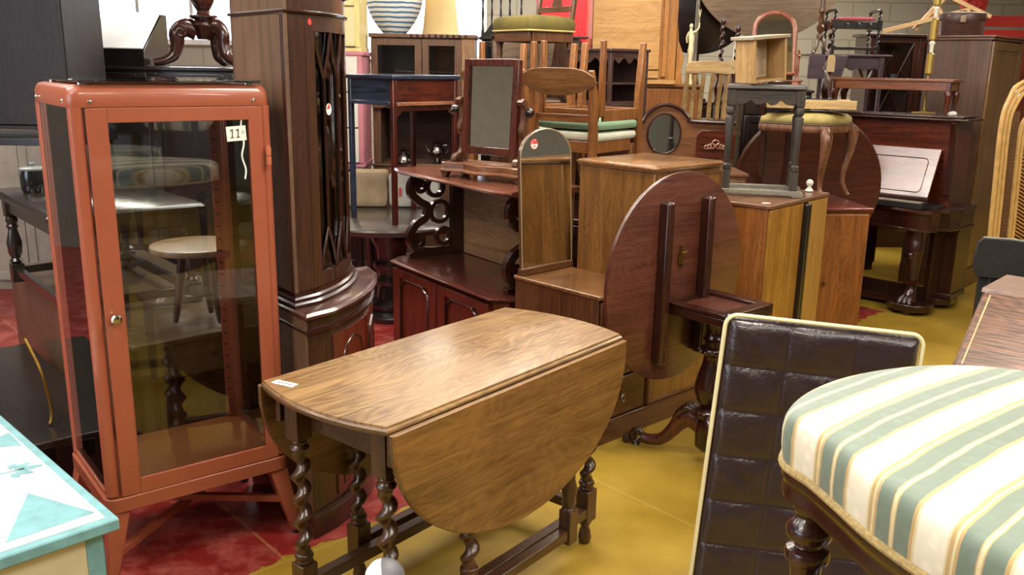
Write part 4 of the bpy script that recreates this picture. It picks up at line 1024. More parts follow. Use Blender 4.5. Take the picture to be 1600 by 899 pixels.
# ---- bow fronted corner cabinet
def build_corner():
    t = thing('corner_cabinet', 'tall dark bow-fronted corner display cabinet with astragal glazed door', 'cabinet', (-.652, 2.728, 0), R(84))
    raw = wood('brown_back_panel', '4d3524', '6d4e38', 'z', .5, .55, .05, .5)
    dm = wood('dark_figured_mahogany', '2a1710', '472a1a', 'z', .8, .3, .4, .5)
    def plan(ins=0, upper=False, n=16):
        """front outline from left to right, then the apex"""
        C = .58 if upper else .72; ox, oy = (.07, .06) if upper else (0, 0)
        st = (.085 if upper else .105); bow = .036 if upper else .046
        a = R(-28); s = ins
        p0 = (s, s*.3); p1 = (st*math.cos(a)+s*.6, st*math.sin(a)+s)
        q1 = (C-p1[0], p1[1]); q0 = (C-s, s*.3)
        pts = [p0, p1]
        for i in range(1, n):
            u = i/n; x = p1[0]+(q1[0]-p1[0])*u; pts.append((x, p1[1]-bow*4*u*(1-u)))
        pts += [q1, q0, (C/2, C/2-s*1.2)]
        return [(x+ox, y+oy) for x, y in pts]
    b = MB(); b.prism(plan(.012), 'z', .09, .765); b.done('base_carcass', dm, t, .002, smooth=25)
    b = MB(); b.rings([[Vector((*p, z)) for p in plan(k)] for k, z in ((-.004, 0), (-.004, .075), (.004, .085), (.006, .0895))]); b.done('plinth', dm, t, 0, smooth=25)
    b = MB(); b.rings([[Vector((*p, z)) for p in plan(k)] for k, z in ((.008, .715), (-.002, .72), (-.002, .728), (.008, .733))])
    b.done('base_moulding', MAHD('x'), t, 0, smooth=25)
    b = MB(); b.rings([[Vector((*p, z)) for p in plan(k)] for k, z in ((.004, .766), (-.012, .772), (-.014, .782), (-.004, .788), (.0, .79))]); b.done('base_top', wood('polished_dark_top', '2c1610', '573126', 'x', .8, .2, .7, .6), t, 0, smooth=25)
    # arched inlays on the bow doors
    def on_bow(x, ins, upper=False): # front y on the bow at local x
        P = plan(ins, upper)
        for a_, c_ in zip(P[:-3], P[1:-2]):
            if a_[0] <= x <= c_[0]:
                u = (x-a_[0])/(c_[0]-a_[0]+1e-9); return a_[1]+(c_[1]-a_[1])*u
        return P[1][1]
    for x0, x1 in ((.12, .355), (.365, .60)):
        b = MB(); pts = []
        for i in range(11): pts.append((x0+(x1-x0)*i/10))
        cols_ = pts; rows_ = [.11+.58*j/12 for j in range(13)]
        g = [[b.bm.verts.new((x, on_bow(x, .012)-.008, z)) for x in cols_] for z in rows_]
        g2 = [[b.bm.verts.new((x, on_bow(x, .012)-.001, z)) for x in cols_] for z in rows_]
        for j in range(12):
            for i in range(10): b.face([g[j][i], g[j][i+1], g[j+1][i+1], g[j+1][i]])
        for j in range(12):
            b.face([g[j][0], g[j+1][0], g2[j+1][0], g2[j][0]]); b.face([g[j][-1], g2[j][-1], g2[j+1][-1], g[j+1][-1]])
        for i in range(10):
            b.face([g[0][i], g2[0][i], g2[0][i+1], g[0][i+1]]); b.face([g[-1][i], g[-1][i+1], g2[-1][i+1], g2[-1][i]])
        dr = b.done('base_door', MAHR('z'), t, 0, smooth=30)
        b = MB(); xc = (x0+x1)/2
        arch = [(xc-.085, .14), (xc-.085, .50), (xc-.08, .58), (xc-.055, .635), (xc, .66), (xc+.055, .635), (xc+.08, .58), (xc+.085, .50), (xc+.085, .14)]
        b.tube([(x, on_bow(x, .012)-.009, z) for x, z in arch], .0035, 6, closed=True); b.done('arched_bead', MAHD('z'), dr, 0)
    # upper case : posts, back panels, glazed door
    def band(name, lst, mat, parent=t):
        b = MB(); b.rings([[Vector((*p, z)) for p in plan(k, True)] for k, z in lst]); return b.done(name, mat, parent, 0, smooth=25)
    band('waist_moulding', ((-.022, .7905), (-.022, .802), (-.012, .808), (-.012, .818), (-.004, .824), (-.002, .838)), MAHD('x'))
    z1 = 1.715; P = plan(0, True); p0, p1 = P[0], P[1]; q1, q0, ap = P[-3], P[-2], P[-1]
    for k, (a_, c_) in enumerate(((p0, ap), (ap, q0))):
        b = MB(); A = Vector((*a_, 0)); Cc = Vector((*c_, 0)); u = (Cc-A).normalized(); n = Vector((u.y, -u.x, 0))*.012
        b.hexa([v + Vector((0, 0, z)) for z in (.8385, 1.775) for v in (A, A+n, Cc+n, Cc)]); b.done('back_panel', raw, t, 0, 'plain brown outer back panel')
    PB = plan(.012); A = Vector((*PB[0], 0)); Cc = Vector((*PB[-1], 0)); u = (Cc-A).normalized(); nn = Vector((-u.y, u.x, 0))*.004
    b = MB(); b.hexa([v + Vector((0, 0, z)) for z in (.09, .764) for v in (A+nn*1.05, A+nn*.05, Cc+nn*.05, Cc+nn*1.05)]); b.done('base_back_panel', raw, t, 0, 'plain brown outer back panel')
    for (a_, c_) in ((p0, p1), (q1, q0)):
        b = MB(); A = Vector((*a_, 0)); Cc = Vector((*c_, 0)); u = (Cc-A).normalized(); n = Vector((-u.y, u.x, 0))*.02
        b.hexa([v + Vector((0, 0, z)) for z in (.8385, z1) for v in (A, Cc, Cc+n, A+n)]); b.done('canted_stile', dm, t, .002)
    ins = 0
    def bowstrip(b, x0, x1, za, zb, off0=0, off1=.02, n=16):
        xs = [x0+(x1-x0)*i/n for i in range(n+1)]
        for a_, c_ in zip(xs[:-1], xs[1:]):
            ya, yc = on_bow(a_, ins, True), on_bow(c_, ins, True)
            b.hexa([(a_, ya+off0, za), (c_, yc+off0, za), (c_, yc+off1, za), (a_, ya+off1, za), (a_, ya+off0, zb), (c_, yc+off0, zb), (c_, yc+off1, zb), (a_, ya+off1, zb)])
    X0_, X1_ = p1[0]+.002, q1[0]-.002
    b = MB(); bowstrip(b, X0_, X1_, .840, .885); bowstrip(b, X0_, X1_, 1.665, 1.714); bowstrip(b, X0_, X0_+.045, .885, 1.665, n=3); bowstrip(b, X1_-.045, X1_, .885, 1.665, n=3)
    dr = b.done('glazed_door', dm, t, 0, smooth=30)
    xl, xr = X0_+.045, X1_-.045; L_ = xr-xl
    b = MB(); bowstrip(b, xl, xr, .885, 1.665, .010, .013); b.done('pane', GL, dr, 0, smooth=60)
    b = MB()
    def bar(pts): b.tube([(x, on_bow(min(max(x, xl), xr), ins, True)+.004, z) for x, z in pts], .0055, 6)
    for u in (1/6, .5, 5/6): bar([(xl+L_*u, 1.03), (xl+L_*u, 1.52)])
    for u in (1/6, .5, 5/6):
        for du in (-1/6, 1/6):
            bar(spline([(xl+L_*u, 1.52), (xl+L_*(u+du*.55), 1.59), (xl+L_*(u+du), 1.665)], 4)); bar(spline([(xl+L_*u, 1.03), (xl+L_*(u+du*.55), .96), (xl+L_*(u+du), .887)], 4))
    b.done('astragal_bars', MAHD('z'), dr, 0, merge=False)
    band('frieze_moulding', ((-.008, 1.7155), (-.010, 1.722), (.0, 1.727)), MAHD('x'))
    band('frieze', ((.001, 1.7275), (.001, 1.775)), dm)
    for z in (1.12, 1.40):
        b = MB(); b.prism(plan(.03, True), 'z', z, z+.012); b.done('shelf', MAHD('x'), t, 0)
    band('cornice', ((.004, 1.7755), (-.004, 1.782), (-.006, 1.796), (-.020, 1.806), (-.034, 1.818), (-.040, 1.83), (-.040, 1.842), (-.02, 1.848)), MAHD('x'))
    b = MB(); PP = plan(-.007, True)
    for a_, c_ in zip(PP[1:-3], PP[2:-2]):
        for q in range(3):
            u = (q+.5)/3; x = a_[0]+(c_[0]-a_[0])*u; y = a_[1]+(c_[1]-a_[1])*u; b.box(x-.0035, x+.0035, y-.004, y+.004, 1.783, 1.795)
    b.done('dentils', MAHD('z'), t, 0, merge=False)
    def sticker(x, z, r, m, nm, lb):
        y = on_bow(x, ins, True); dx = .02; sl = math.atan2(on_bow(x+dx, ins, True)-on_bow(x-dx, ins, True), 2*dx)
        b = MB(); b.lathe([(r, 0), (r, .0008), (.0003, .001)], seg=22, M=Matrix.Translation((x, y-.0006, z)) @ Matrix.Rotation(sl, 4, 'Z') @ Matrix.Rotation(R(90), 4, 'X')); return b.done(nm, m, dr, 0, lb)
    sticker(X0_+.022, 1.692, .010, redink(), 'sold_dot', 'small red dot sticker')
    sticker(X0_+.12, 1.42, .019, paper(), 'price_sticker', 'oval red and white sticker')
    x = X0_+.12; b = MB(); y = on_bow(x, ins, True)-.002; b.prism([(x+.015*math.cos(a), 1.422+.015*math.sin(a)) for a in [PI*i/12 for i in range(13)]], 'y', y-.0008, y); b.done('sticker_print', redink(), dr, 0, 'red printed half of the sticker')
build_corner()
# ================================================================ furniture further back
def cupboard(name, label, cat, loc, rz, w, d, h, m, mtop=None, doors=2, drawers=0, z0=0.0, knob=brass, over=.012, panel=True, foot=.06):
    """floor standing case: origin at front left bottom, x along the front, y back"""
    t = thing(name, label, cat, loc, rz)
    m_ = m('z'); mt = (mtop or m)('x')
    b = MB(); b.box(0, w, .004, d, foot, h-.022); b.done('carcass', m_, t)
    b = MB(); b.box(.01, w-.01, .012, d-.005, 0, foot-.0005); b.done('plinth', m('x'), t)
    b = MB(); b.box(-over, w+over, -over, d+.002, h-.0215, h); b.done('top', mt, t, .006)
    zt = h-.035
    if drawers:
        zd = zt - .14*drawers
        for k in range(drawers):
            a = zd + .14*k; b = MB(); b.box(.015, w-.015, -.012, .003, a+.008, a+.135); dr = b.done('drawer', m('x'), t, .004)
            for x in (w*.25, w*.75): MB().lathe([(.004, 0), (.004, .01), (.013, .014), (.012, .024), (.001, .027)], seg=12, M=Matrix.Translation((x, -.012, a+.07)) @ Matrix.Rotation(R(90), 4, 'X')).done('knob', knob(), dr, 0)
        zt = zd
    for k in range(doors):
        x0 = .012 + (w-.024)*k/doors + .002; x1 = .012 + (w-.024)*(k+1)/doors - .002
        b = MB()
        if panel: frame_mb(b, x0, x1, foot+.012, zt, min(.06, (x1-x0)*.2), -.014, .003)
        else: b.box(x0, x1, -.014, .003, foot+.012, zt)
        dr = b.done('door', m_, t, .003)
        if panel: MB().box(x0+.045*min(1, (x1-x0)*4), x1-.045*min(1, (x1-x0)*4), -.006, 0, foot+.05, zt-.045).done('door_panel', m_, dr, 0)
        MB().lathe([(.004, 0), (.004, .01), (.012, .014), (.011, .022), (.001, .025)], seg=12, M=Matrix.Translation((x1-.03 if k == 0 and doors > 1 else x0+.03, -.014, (foot+zt)/2)) @ Matrix.Rotation(R(90), 4, 'X')).done('knob', knob(), dr, 0)
    return t

# ---- teak cabinets at the right of the tilt-top table
def build_pair():
    t = thing('tall_teak_cabinet', 'square teak cabinet with a black upright bar, behind the tilt-top table', 'cabinet', (1.203, 4.166, 0), R(49))
    w, d, h = .683, .44, .95; tk = TEAK('z'); vn = wood('honey_teak_front', '6e4516', 'a8782f', 'z', .8, .3, .35, .5)
    b = MB(); b.box(0, w, .006, d, .05, h-.02); b.done('carcass', tk, t, .002)
    b = MB(); b.box(.01, w-.01, .02, d-.01, 0, .0495); b.done('plinth', TEAK('x'), t)
    b = MB(); b.box(-.006, w+.006, -.010, d+.004, h-.0195, h); b.done('top', wood('scuffed_brown_top', '4b2c1b', '7e573d', 'x', .8, .35, .3, .8), t, .004)
    b = MB(); b.box(.004, w*.55, -.008, .005, .055, h-.024); b.done('door', vn, t, .002)
    b = MB(); b.box(w*.55+.06, w-.004, -.008, .005, .055, h-.024); b.done('door', wood('pale_teak_front', '84602c', 'b2873f', 'z', .8, .35, .3, .5), t, .002)
    b = MB(); b.box(w*.55+.002, w*.55+.028, -.030, .005, .055, h-.03); b.box(w*.55+.030, w*.55+.058, -.030, .005, .055, h-.03); b.done('black_bar', plain('gloss_black', '121112', .2, coat=.6), t, .006, 'black ribbed upright bar')
    MB().lathe([(.022, 0), (.022, .0007), (.0003, .0009)], (.07, .05, h+.0003), 20).done('price_sticker', plain('pink_white_sticker', 'd8a9a0', .6), t, 0, 'round pink and white sticker')
    cupboard('low_teak_cupboard', 'lower teak cupboard with a moulded reddish top, right of the black barred cabinet', 'cupboard', (1.675, 4.80, 0), R(5), .275, .74, .85, TEAK, MAHR, doors=1, panel=False)
    cupboard('wooden_box', 'plain wooden box behind the black barred teak cabinet', 'box', (1.35, 5.03, 0), R(0), .235, .48, .85, WAL, doors=1, panel=False)
    b = MB(); b.lathe([(.016, 0), (.022, .004), (.018, .012), (.010, .02), (.009, .028), (.015, .035), (.018, .045), (.016, .056), (.008, .063), (.0004, .065)], (0, 0, 0), 18)
    for s in (-1, 1): b.lathe([(.001, -.006), (.005, 0), (.001, .006)], (s*.015, 0, .045), 8)
    b.lathe([(.001, -.004), (.004, 0), (.001, .004)], (-.004, -.018, .044), 8)
    o = b.done('small_bust', plain('white_plaster', 'd9d6ca', .6), None, 0, smooth=70); o.location = (1.56, 4.70, .951); tag(o, 'tiny white plaster bust standing on the teak cabinet', 'bust')
build_pair()

# ---- carved dark stool
def build_carved_stool():
    t = thing('carved_stool', 'small dusty black carved oak stool standing on the teak cabinet', 'stool', (1.262, 4.60, .9505), R(-14))
    g, gx = GREYW('z'), GREYW('x'); hx, hy = .165, .10; h = .55
    b = MB(); b.rings([[Vector((x, y, z)) for x, y in rrect(-.19-k, .19+k, -.13-k, .13+k, .01)] for k, z in ((-.004, h-.025), (.004, h-.018), (.0, h-.006), (-.008, h))]); b.done('seat', gx, t, 0, smooth=30)
    for sy in (-1, 1):
        y = sy*.105
        ap = [(-.15, h-.026), (-.15, h-.085), (-.13, h-.10), (-.10, h-.095), (-.07, h-.075), (-.05, h-.095), (-.025, h-.10), (0, h-.082), (.025, h-.10), (.05, h-.095), (.07, h-.075), (.10, h-.095), (.13, h-.10), (.15, h-.085), (.15, h-.026)]
        b = MB(); b.prism(ap, 'y', y-.009, y+.009); a = b.done('apron', gx, t, .002)
        b = MB(); b.box(-.12, .12, y-.0115 if sy < 0 else y+.0095, y-.0095 if sy < 0 else y+.0115, h-.062, h-.055); b.box(-.12, .12, y-.0115 if sy < 0 else y+.0095, y-.0095 if sy < 0 else y+.0115, h-.045, h-.038); b.done('carved_lines', gx, a, 0, merge=False)
    for sx in (-1, 1): MB().box(sx*.165-.009, sx*.165+.009, -.085, .085, h-.095, h-.026).done('side_apron', gx, t, .002)
    for sx in (-1, 1):
        for sy in (-1, 1):
            x, y = sx*hx, sy*hy; b = MB()
            b.box(x-.021, x+.021, y-.021, y+.021, h-.10, h-.0255)
            b.lathe([(.016, .0), (.021, .01), (.020, .028), (.013, .036), (.016, .048), (.0165, .16), (.023, .262), (.020, .27), (.014, .275), (.022, .285), (.024, .305), (.018, .318), (.022, .325)], (x, y, .125), 12)
            b.box(x-.020, x+.020, y-.020, y+.020, .035, .125)
            b.done('leg', g, t, .0015, smooth=30)
    for sy in (-1, 1):
        b = MB(); b.prism([(-.215, 0), (-.17, 0), (-.15, .010), (.15, .010), (.17, 0), (.215, 0), (.215, .022), (.20, .034), (-.20, .034), (-.215, .022)], 'y', sy*hy-.028, sy*hy+.028)
        b.done('foot_rail', wood('worn_grey_edge', '4d4940', '8a8474', 'x', 1, .6, 0), t, .003)
    # open drawer standing on end on the stool
    d = thing('empty_drawer', 'empty pine drawer lined with old newspaper stood on end on the carved stool', 'drawer', (1.215, 4.61, 1.514), R(30), ry=R(-5))
    pn = wood('raw_pine', '8d6e45', 'c19a66', 'z', .8, .6, 0, .5)
    for a in ((-.11, -.095, -.09, .04, 0, .205), (.095, .11, -.09, .04, 0, .205)): MB().box(*a).done('side', pn, d)
    MB().box(-.125, .125, -.10, .06, .2055, .222).done('front', wood('grey_limed_oak', '8a7a66', 'b3a48c', 'x', 1, .5), d)
    MB().box(-.0945, .0945, -.09, .04, .0, .012).done('back', pn, d)
    bt = MB().box(-.0945, .0945, .028, .036, .0125, .205).done('bottom', pn, d)
    # newspaper
    b = MB(); b.box(-.085, .085, .0255, .0275, .018, .20); np_ = b.done('newspaper', plain('yellowed_newspaper', 'b9a184', .8, var=.12), bt, 0)
    b = MB(); random.seed(5)
    for r in range(22):
        z = .03+.0075*r
        for c in range(3): b.box(-.08+.056*c, -.08+.056*c+.03+.018*random.random(), .0245, .0253, z, z+.002)
    b.done('newsprint', plain('faded_ink', '6a5d4f', .8), bt, 0, merge=False)
    tg = thing('luggage_tag', 'brown paper price tag reading £45 hanging beside the upright drawer', 'tag', (1.06, 4.50, 1.55), R(10))
    b = MB(); b.prism([(-.016, 0), (.016, 0), (.016, .055), (.009, .066), (-.009, .066), (-.016, .055)], 'y', 0, .0012); b.done('card', plain('manila_card', 'b69c6f', .7), tg, 0)
    b = MB(); M0 = Matrix.Rotation(R(90), 4, 'Y') @ Matrix.Translation((-.033, -.0002, 0))
    stroke(b, [(-.009, -.011), (-.003, -.012), (-.006, -.012), (-.006, -.006), (-.002, -.005)], .0006, M0, 0)
    stroke(b, [(0, -.004), (0, .004), (.004, -.003), (.004, .005)], .0006, M0, 0); stroke(b, [(.011, .0), (.011, .006), (.006, .006), (.006, .011), (.011, .011)], .0006, M0, 0)
    b.done('lettering', black(), tg, 0, merge=False)
    b = MB(); b.tube([(0, 0, .06), (.005, .01, .10), (.02, .03, .15)], .001, 5); b.done('string', paper(), tg, 0)
build_carved_stool()

# ---- french chair with green seat, on the low cupboard
def build_french():
    t = thing('french_chair', 'carved french chair with worn green velvet seat standing on the low teak cupboard', 'chair', (1.665, 5.19, .8515), R(53))
    wd = wood('warm_carved_walnut', '4a2c1c', '84573c', 'z', 1, .4, .3)
    sx, sy = .225, .20
    pl = [tuple(p) for p in spline([(-.22, .19), (-.235, 0), (-.24, -.16), (-.20, -.205), (-.10, -.215), (0, -.235), (.10, -.215), (.20, -.205), (.24, -.16), (.235, 0), (.22, .19), (0, .20), (-.22, .19)], 5)][:-1]
    b = MB(); b.rings([[Vector((x*k, y*k, z)) for x, y in pl] for k, z in ((.97, .385), (1.0, .392), (1.01, .41), (.99, .428))]); b.done('seat_rail', wd, t, 0, smooth=50)
    b = MB(); b.rings([[Vector((x*k, y*k, z)) for x, y in pl] for k, z in ((.955, .4285), (.985, .445), (.96, .465), (.86, .482), (.6, .492), (.2, .495))]); b.done('seat_pad', plain('worn_olive_velvet', '8b7a42', .8, var=.22, vscale=14), t, 0, smooth=70)
    b = MB(); b.tube([Vector((x*.985, y*.985, .432)) for x, y in pl], .005, 6, closed=True); b.done('braid_trim', plain('dull_braid', '4f3d26', .8, var=.3, vscale=90), t, 0)
    for x in (-.205, .205):
        s = 1 if x > 0 else -1; b = MB()
        b.tube(spline([(x, -.18, .41), (x+s*.018, -.20, .35), (x+s*.014, -.195, .26), (x-s*.006, -.18, .16), (x-s*.008, -.18, .09), (x+s*.008, -.20, .03), (x+s*.012, -.215, .013)], 5), interp([.030, .031, .023, .016, .0135, .015, .013], 5), 12)
        lg = b.done('leg', wd, t, 0, smooth=70)
        b = MB()
        for k in range(5): b.tube(spline([(x+s*.03*math.cos(R(k*40-80)), -.20-.022*abs(math.sin(R(k*40+10))), .40), (x+s*.022, -.232, .37), (x+s*.012, -.222, .33-.01*k)], 4), .004, 5)
        b.done('knee_carving', wd, lg, 0, merge=False)
        b = MB(); b.tube(spline([(x*.93, .175, .0), (x*.93, .165, .2), (x*.93, .17, .42), (x*.93, .20, .62)], 5), .017, 8); b.done('rear_post', MAHD('z'), t, 0)
    b = MB()
    b.box(-.19, .19, .170, .205, .60, .66); b.done('back_rail', MAHD('x'), t, .006)
    # tray of frames on the seat
    y = thing('wooden_tray', 'pale wooden tray with open end lying across the green chair seat', 'tray', (1.66, 5.14, 1.366), R(-12))
    pn = wood('pale_beech', '9a7c4f', 'c8a874', 'x', .8, .5, .05, .4)
    b = MB(); b.box(-.235, .235, -.12, .12, 0, .008); b.done('tray_bottom', pn, y)
    for a in ((-.235, .235, -.13, -.1205, 0, .048), (-.235, .235, .1205, .13, 0, .048)): MB().box(*a).done('tray_side', pn, y)
    MB().box(-.235, -.225, -.12, .12, .0085, .048).done('tray_end', pn, y)
    for k, (m_, nm, lb, x0, yy, rz, l, wdt) in enumerate(((MAHD('x'), 'picture_frame', 'dark wooden frame lying in the pale tray', .01, 0, 2, .40, .18), (EBO('x'), 'picture_frame', 'black slim frame on top of the dark frame', -.02, .01, -6, .34, .15), (plain('slate_blue_cover', '3d4a50', .5), 'album', 'slate coloured album at the left on the stacked frames', -.11, 0, 5, .16, .13))):
        f = thing(nm, lb, 'picture frame' if nm != 'album' else 'album', (1.66+x0, 5.14+yy, 1.375+.0225*k), R(-14+rz))
        if nm == 'album':
            b = MB(); b.box(-l/2, l/2, -wdt/2, wdt/2, 0, .003); b.box(-l/2, l/2, -wdt/2, wdt/2, .015, .018); b.box(-l/2, -l/2+.003, -wdt/2, wdt/2, .003, .015); b.done('cover', m_, f, 0)
            MB().box(-l/2+.004, l/2-.004, -wdt/2+.004, wdt/2-.004, .0031, .0149).done('pages', paper(), f, 0)
        else:
            b = MB(); e = .03
            b.box(-l/2, l/2, -wdt/2, -wdt/2+e, 0, .02); b.box(-l/2, l/2, wdt/2-e, wdt/2, 0, .02); b.box(-l/2, -l/2+e, -wdt/2+e, wdt/2-e, 0, .02); b.box(l/2-e, l/2, -wdt/2+e, wdt/2-e, 0, .02)
            b.done('frame', m_, f); MB().box(-l/2+e, l/2-e, -wdt/2+e, wdt/2-e, .004, .008).done('backing', plain('grey_card', '7b7468', .7), f, 0)
    # mahogany tilt top behind
    t = thing('round_table_top', 'dark red round table with its top turned up behind the french chair', 'table', (1.86, 5.66, 0), R(0))
    n = 72; r = .47
    b = MB(); b.rings([[Vector((rr*math.cos(2*PI*i/n), yy, .86+rr*math.sin(2*PI*i/n))) for i in range(n)] for rr, yy in ((r-.05, 0), (r-.03, -.006), (r-.012, -.010), (r, -.004), (r, .012), (r-.01, .02))]); b.done('tabletop', wood('dark_reddish_top', '260e09', '47200f', 'x', 1, .3, .3), t, 0, smooth=35)
    b = MB(); b.lathe([(.16, 0), (.16, .03), (.05, .06), (.045, .3), (.07, .36), (.04, .45), (.05, .80)], (0, .12, 0), 20); b.box(-.1, .1, .021, .20, .80, .84); b.done('pedestal', MAHD('z'), t, 0)
build_french()

# ---- things on the piano
PM = Matrix.Translation((2.70, 5.67, 0)) @ Matrix.Rotation(R(-45), 4, 'Z')
def build_on_piano():
    p = PM @ Vector((-.52, .40, 1.2955))
    t = thing('low_coffee_table', 'small low mahogany table with cabriole legs standing on the piano', 'table', p, R(-45)+R(4))
    w, d, h = .40, .105, .235; m_, mx_ = wood('orange_mahogany', '4a2412', '864e2a', 'x', 1, .3, .4), MAH('z')
    b = MB(); b.box(-w-.01, w+.01, -d-.008, d+.008, h-.02, h); b.done('tabletop', m_, t, .005)
    for y in (-d, d-.014): MB().box(-w+.03, w-.03, y, y+.014, h-.075, h-.0205).done('apron', m_, t)
    for x in (-w+.01, w-.024): MB().box(x, x+.014, -d+.015, d-.015, h-.075, h-.0205).done('end_apron', m_, t)
    for sx in (-1, 1):
        for sy in (-1, 1):
            x, y = sx*(w-.03), sy*(d-.02); b = MB()
            b.box(x-.022, x+.022, y-.018, y+.018, h-.085, h-.0205)
            b.tube(spline([(x, y, h-.08), (x+sx*.010, y, h-.11), (x+sx*.004, y, .06), (x+sx*.006, y, .025), (x+sx*.014, y, .010)], 5), interp([.024, .026, .014, .015, .012], 5), 10); b.done('leg', mx_, t, 0, smooth=60)
    p = PM @ Vector((-.36, .555, 1.2955))
    t = thing('brass_lamp_stand', 'tall brass and cream onyx standard lamp standing on the piano', 'lamp', p, 0)
    b = MB(); b.box(-.075, .075, -.03, .03, 0, .010); b.done('base', plain('gilt_metal', 'b59a52', .35, .7), t, .002)
    b = MB(); b.lathe([(.022, .0105), (.010, .022), (.006, .04), (.006, .26)], seg=14); b.done('stem', MATS['gilt_metal'], t, 0)
    z = .26
    for k in range(3):
        b = MB(); b.lathe([(.012, 0), (.025, .012), (.025, .138), (.012, .15)], (0, 0, z), 8); b.done('gilt_section', MATS['gilt_metal'], t, 0, 'faceted gilt section', smooth=20)
        b = MB(); b.lathe([(.011, .1505), (.012, .16), (.014, .20), (.020, .212), (.011, .225)], (0, 0, z), 14); b.done('onyx_section', plain('white_onyx', 'd8d4c8', .25), t, 0, 'white onyx section')
        z += .2255
    b = MB(); b.lathe([(.025, 0), (.025, .11), (.01, .12), (.01, .2)], (0, 0, z), 8); b.done('gilt_section', MATS['gilt_metal'], t, 0, smooth=20)
    t = thing('carved_stand', 'slim dark carved stand with a paper tag left of the low coffee table', 'stand', PM @ Vector((-1.04, .45, 1.2955)), 0)
    b = MB(); b.lathe([(.03, 0), (.034, .012), (.012, .03), (.020, .06), (.034, .12), (.040, .16), (.026, .21), (.018, .25), (.040, .28), (.034, .32), (.016, .35), (.028, .38), (.014, .42)], seg=12); b.twist((0, 0), .42, .60, .018, 2.5, 12); b.done('turned_post', MAHD('z'), t, 0, smooth=35)
    b = MB(); b.tube(spline([(-.03, -.03, .28), (.0, -.05, .20), (.02, -.04, .10), (.01, -.05, .03)], 5), interp([.010, .020, .012, .016], 5), 8); b.done('carved_leg', wood('polished_plum', '4a3630', '8d7468', 'z', 1, .15, .9), t, 0)
    b = MB(); b.prism([(-.028, .27), (.028, .27), (.028, .37), (.014, .39), (-.014, .39), (-.028, .37)], 'y', -.058, -.055); b.done('paper_tag', plain('manila_card', 'b69c6f', .7), t, 0, 'blank buff paper tag')
    p = PM @ Vector((-.13, .46, 1.2955))
    b = MB(); b.rings([[Vector((.03*k*math.cos(a)*(1+.3*math.sin(3*a)), .022*k*math.sin(a), z)) for a in [2*PI*i/14 for i in range(14)]] for k, z in ((.8, 0), (1, .012), (.7, .022), (.2, .028))])
    o = b.done('white_ornament', plain('white_china', 'd6d3cb', .3), None, 0, smooth=70); o.location = p; tag(o, 'small white china ornament on the right end of the piano', 'ornament')
build_on_piano()

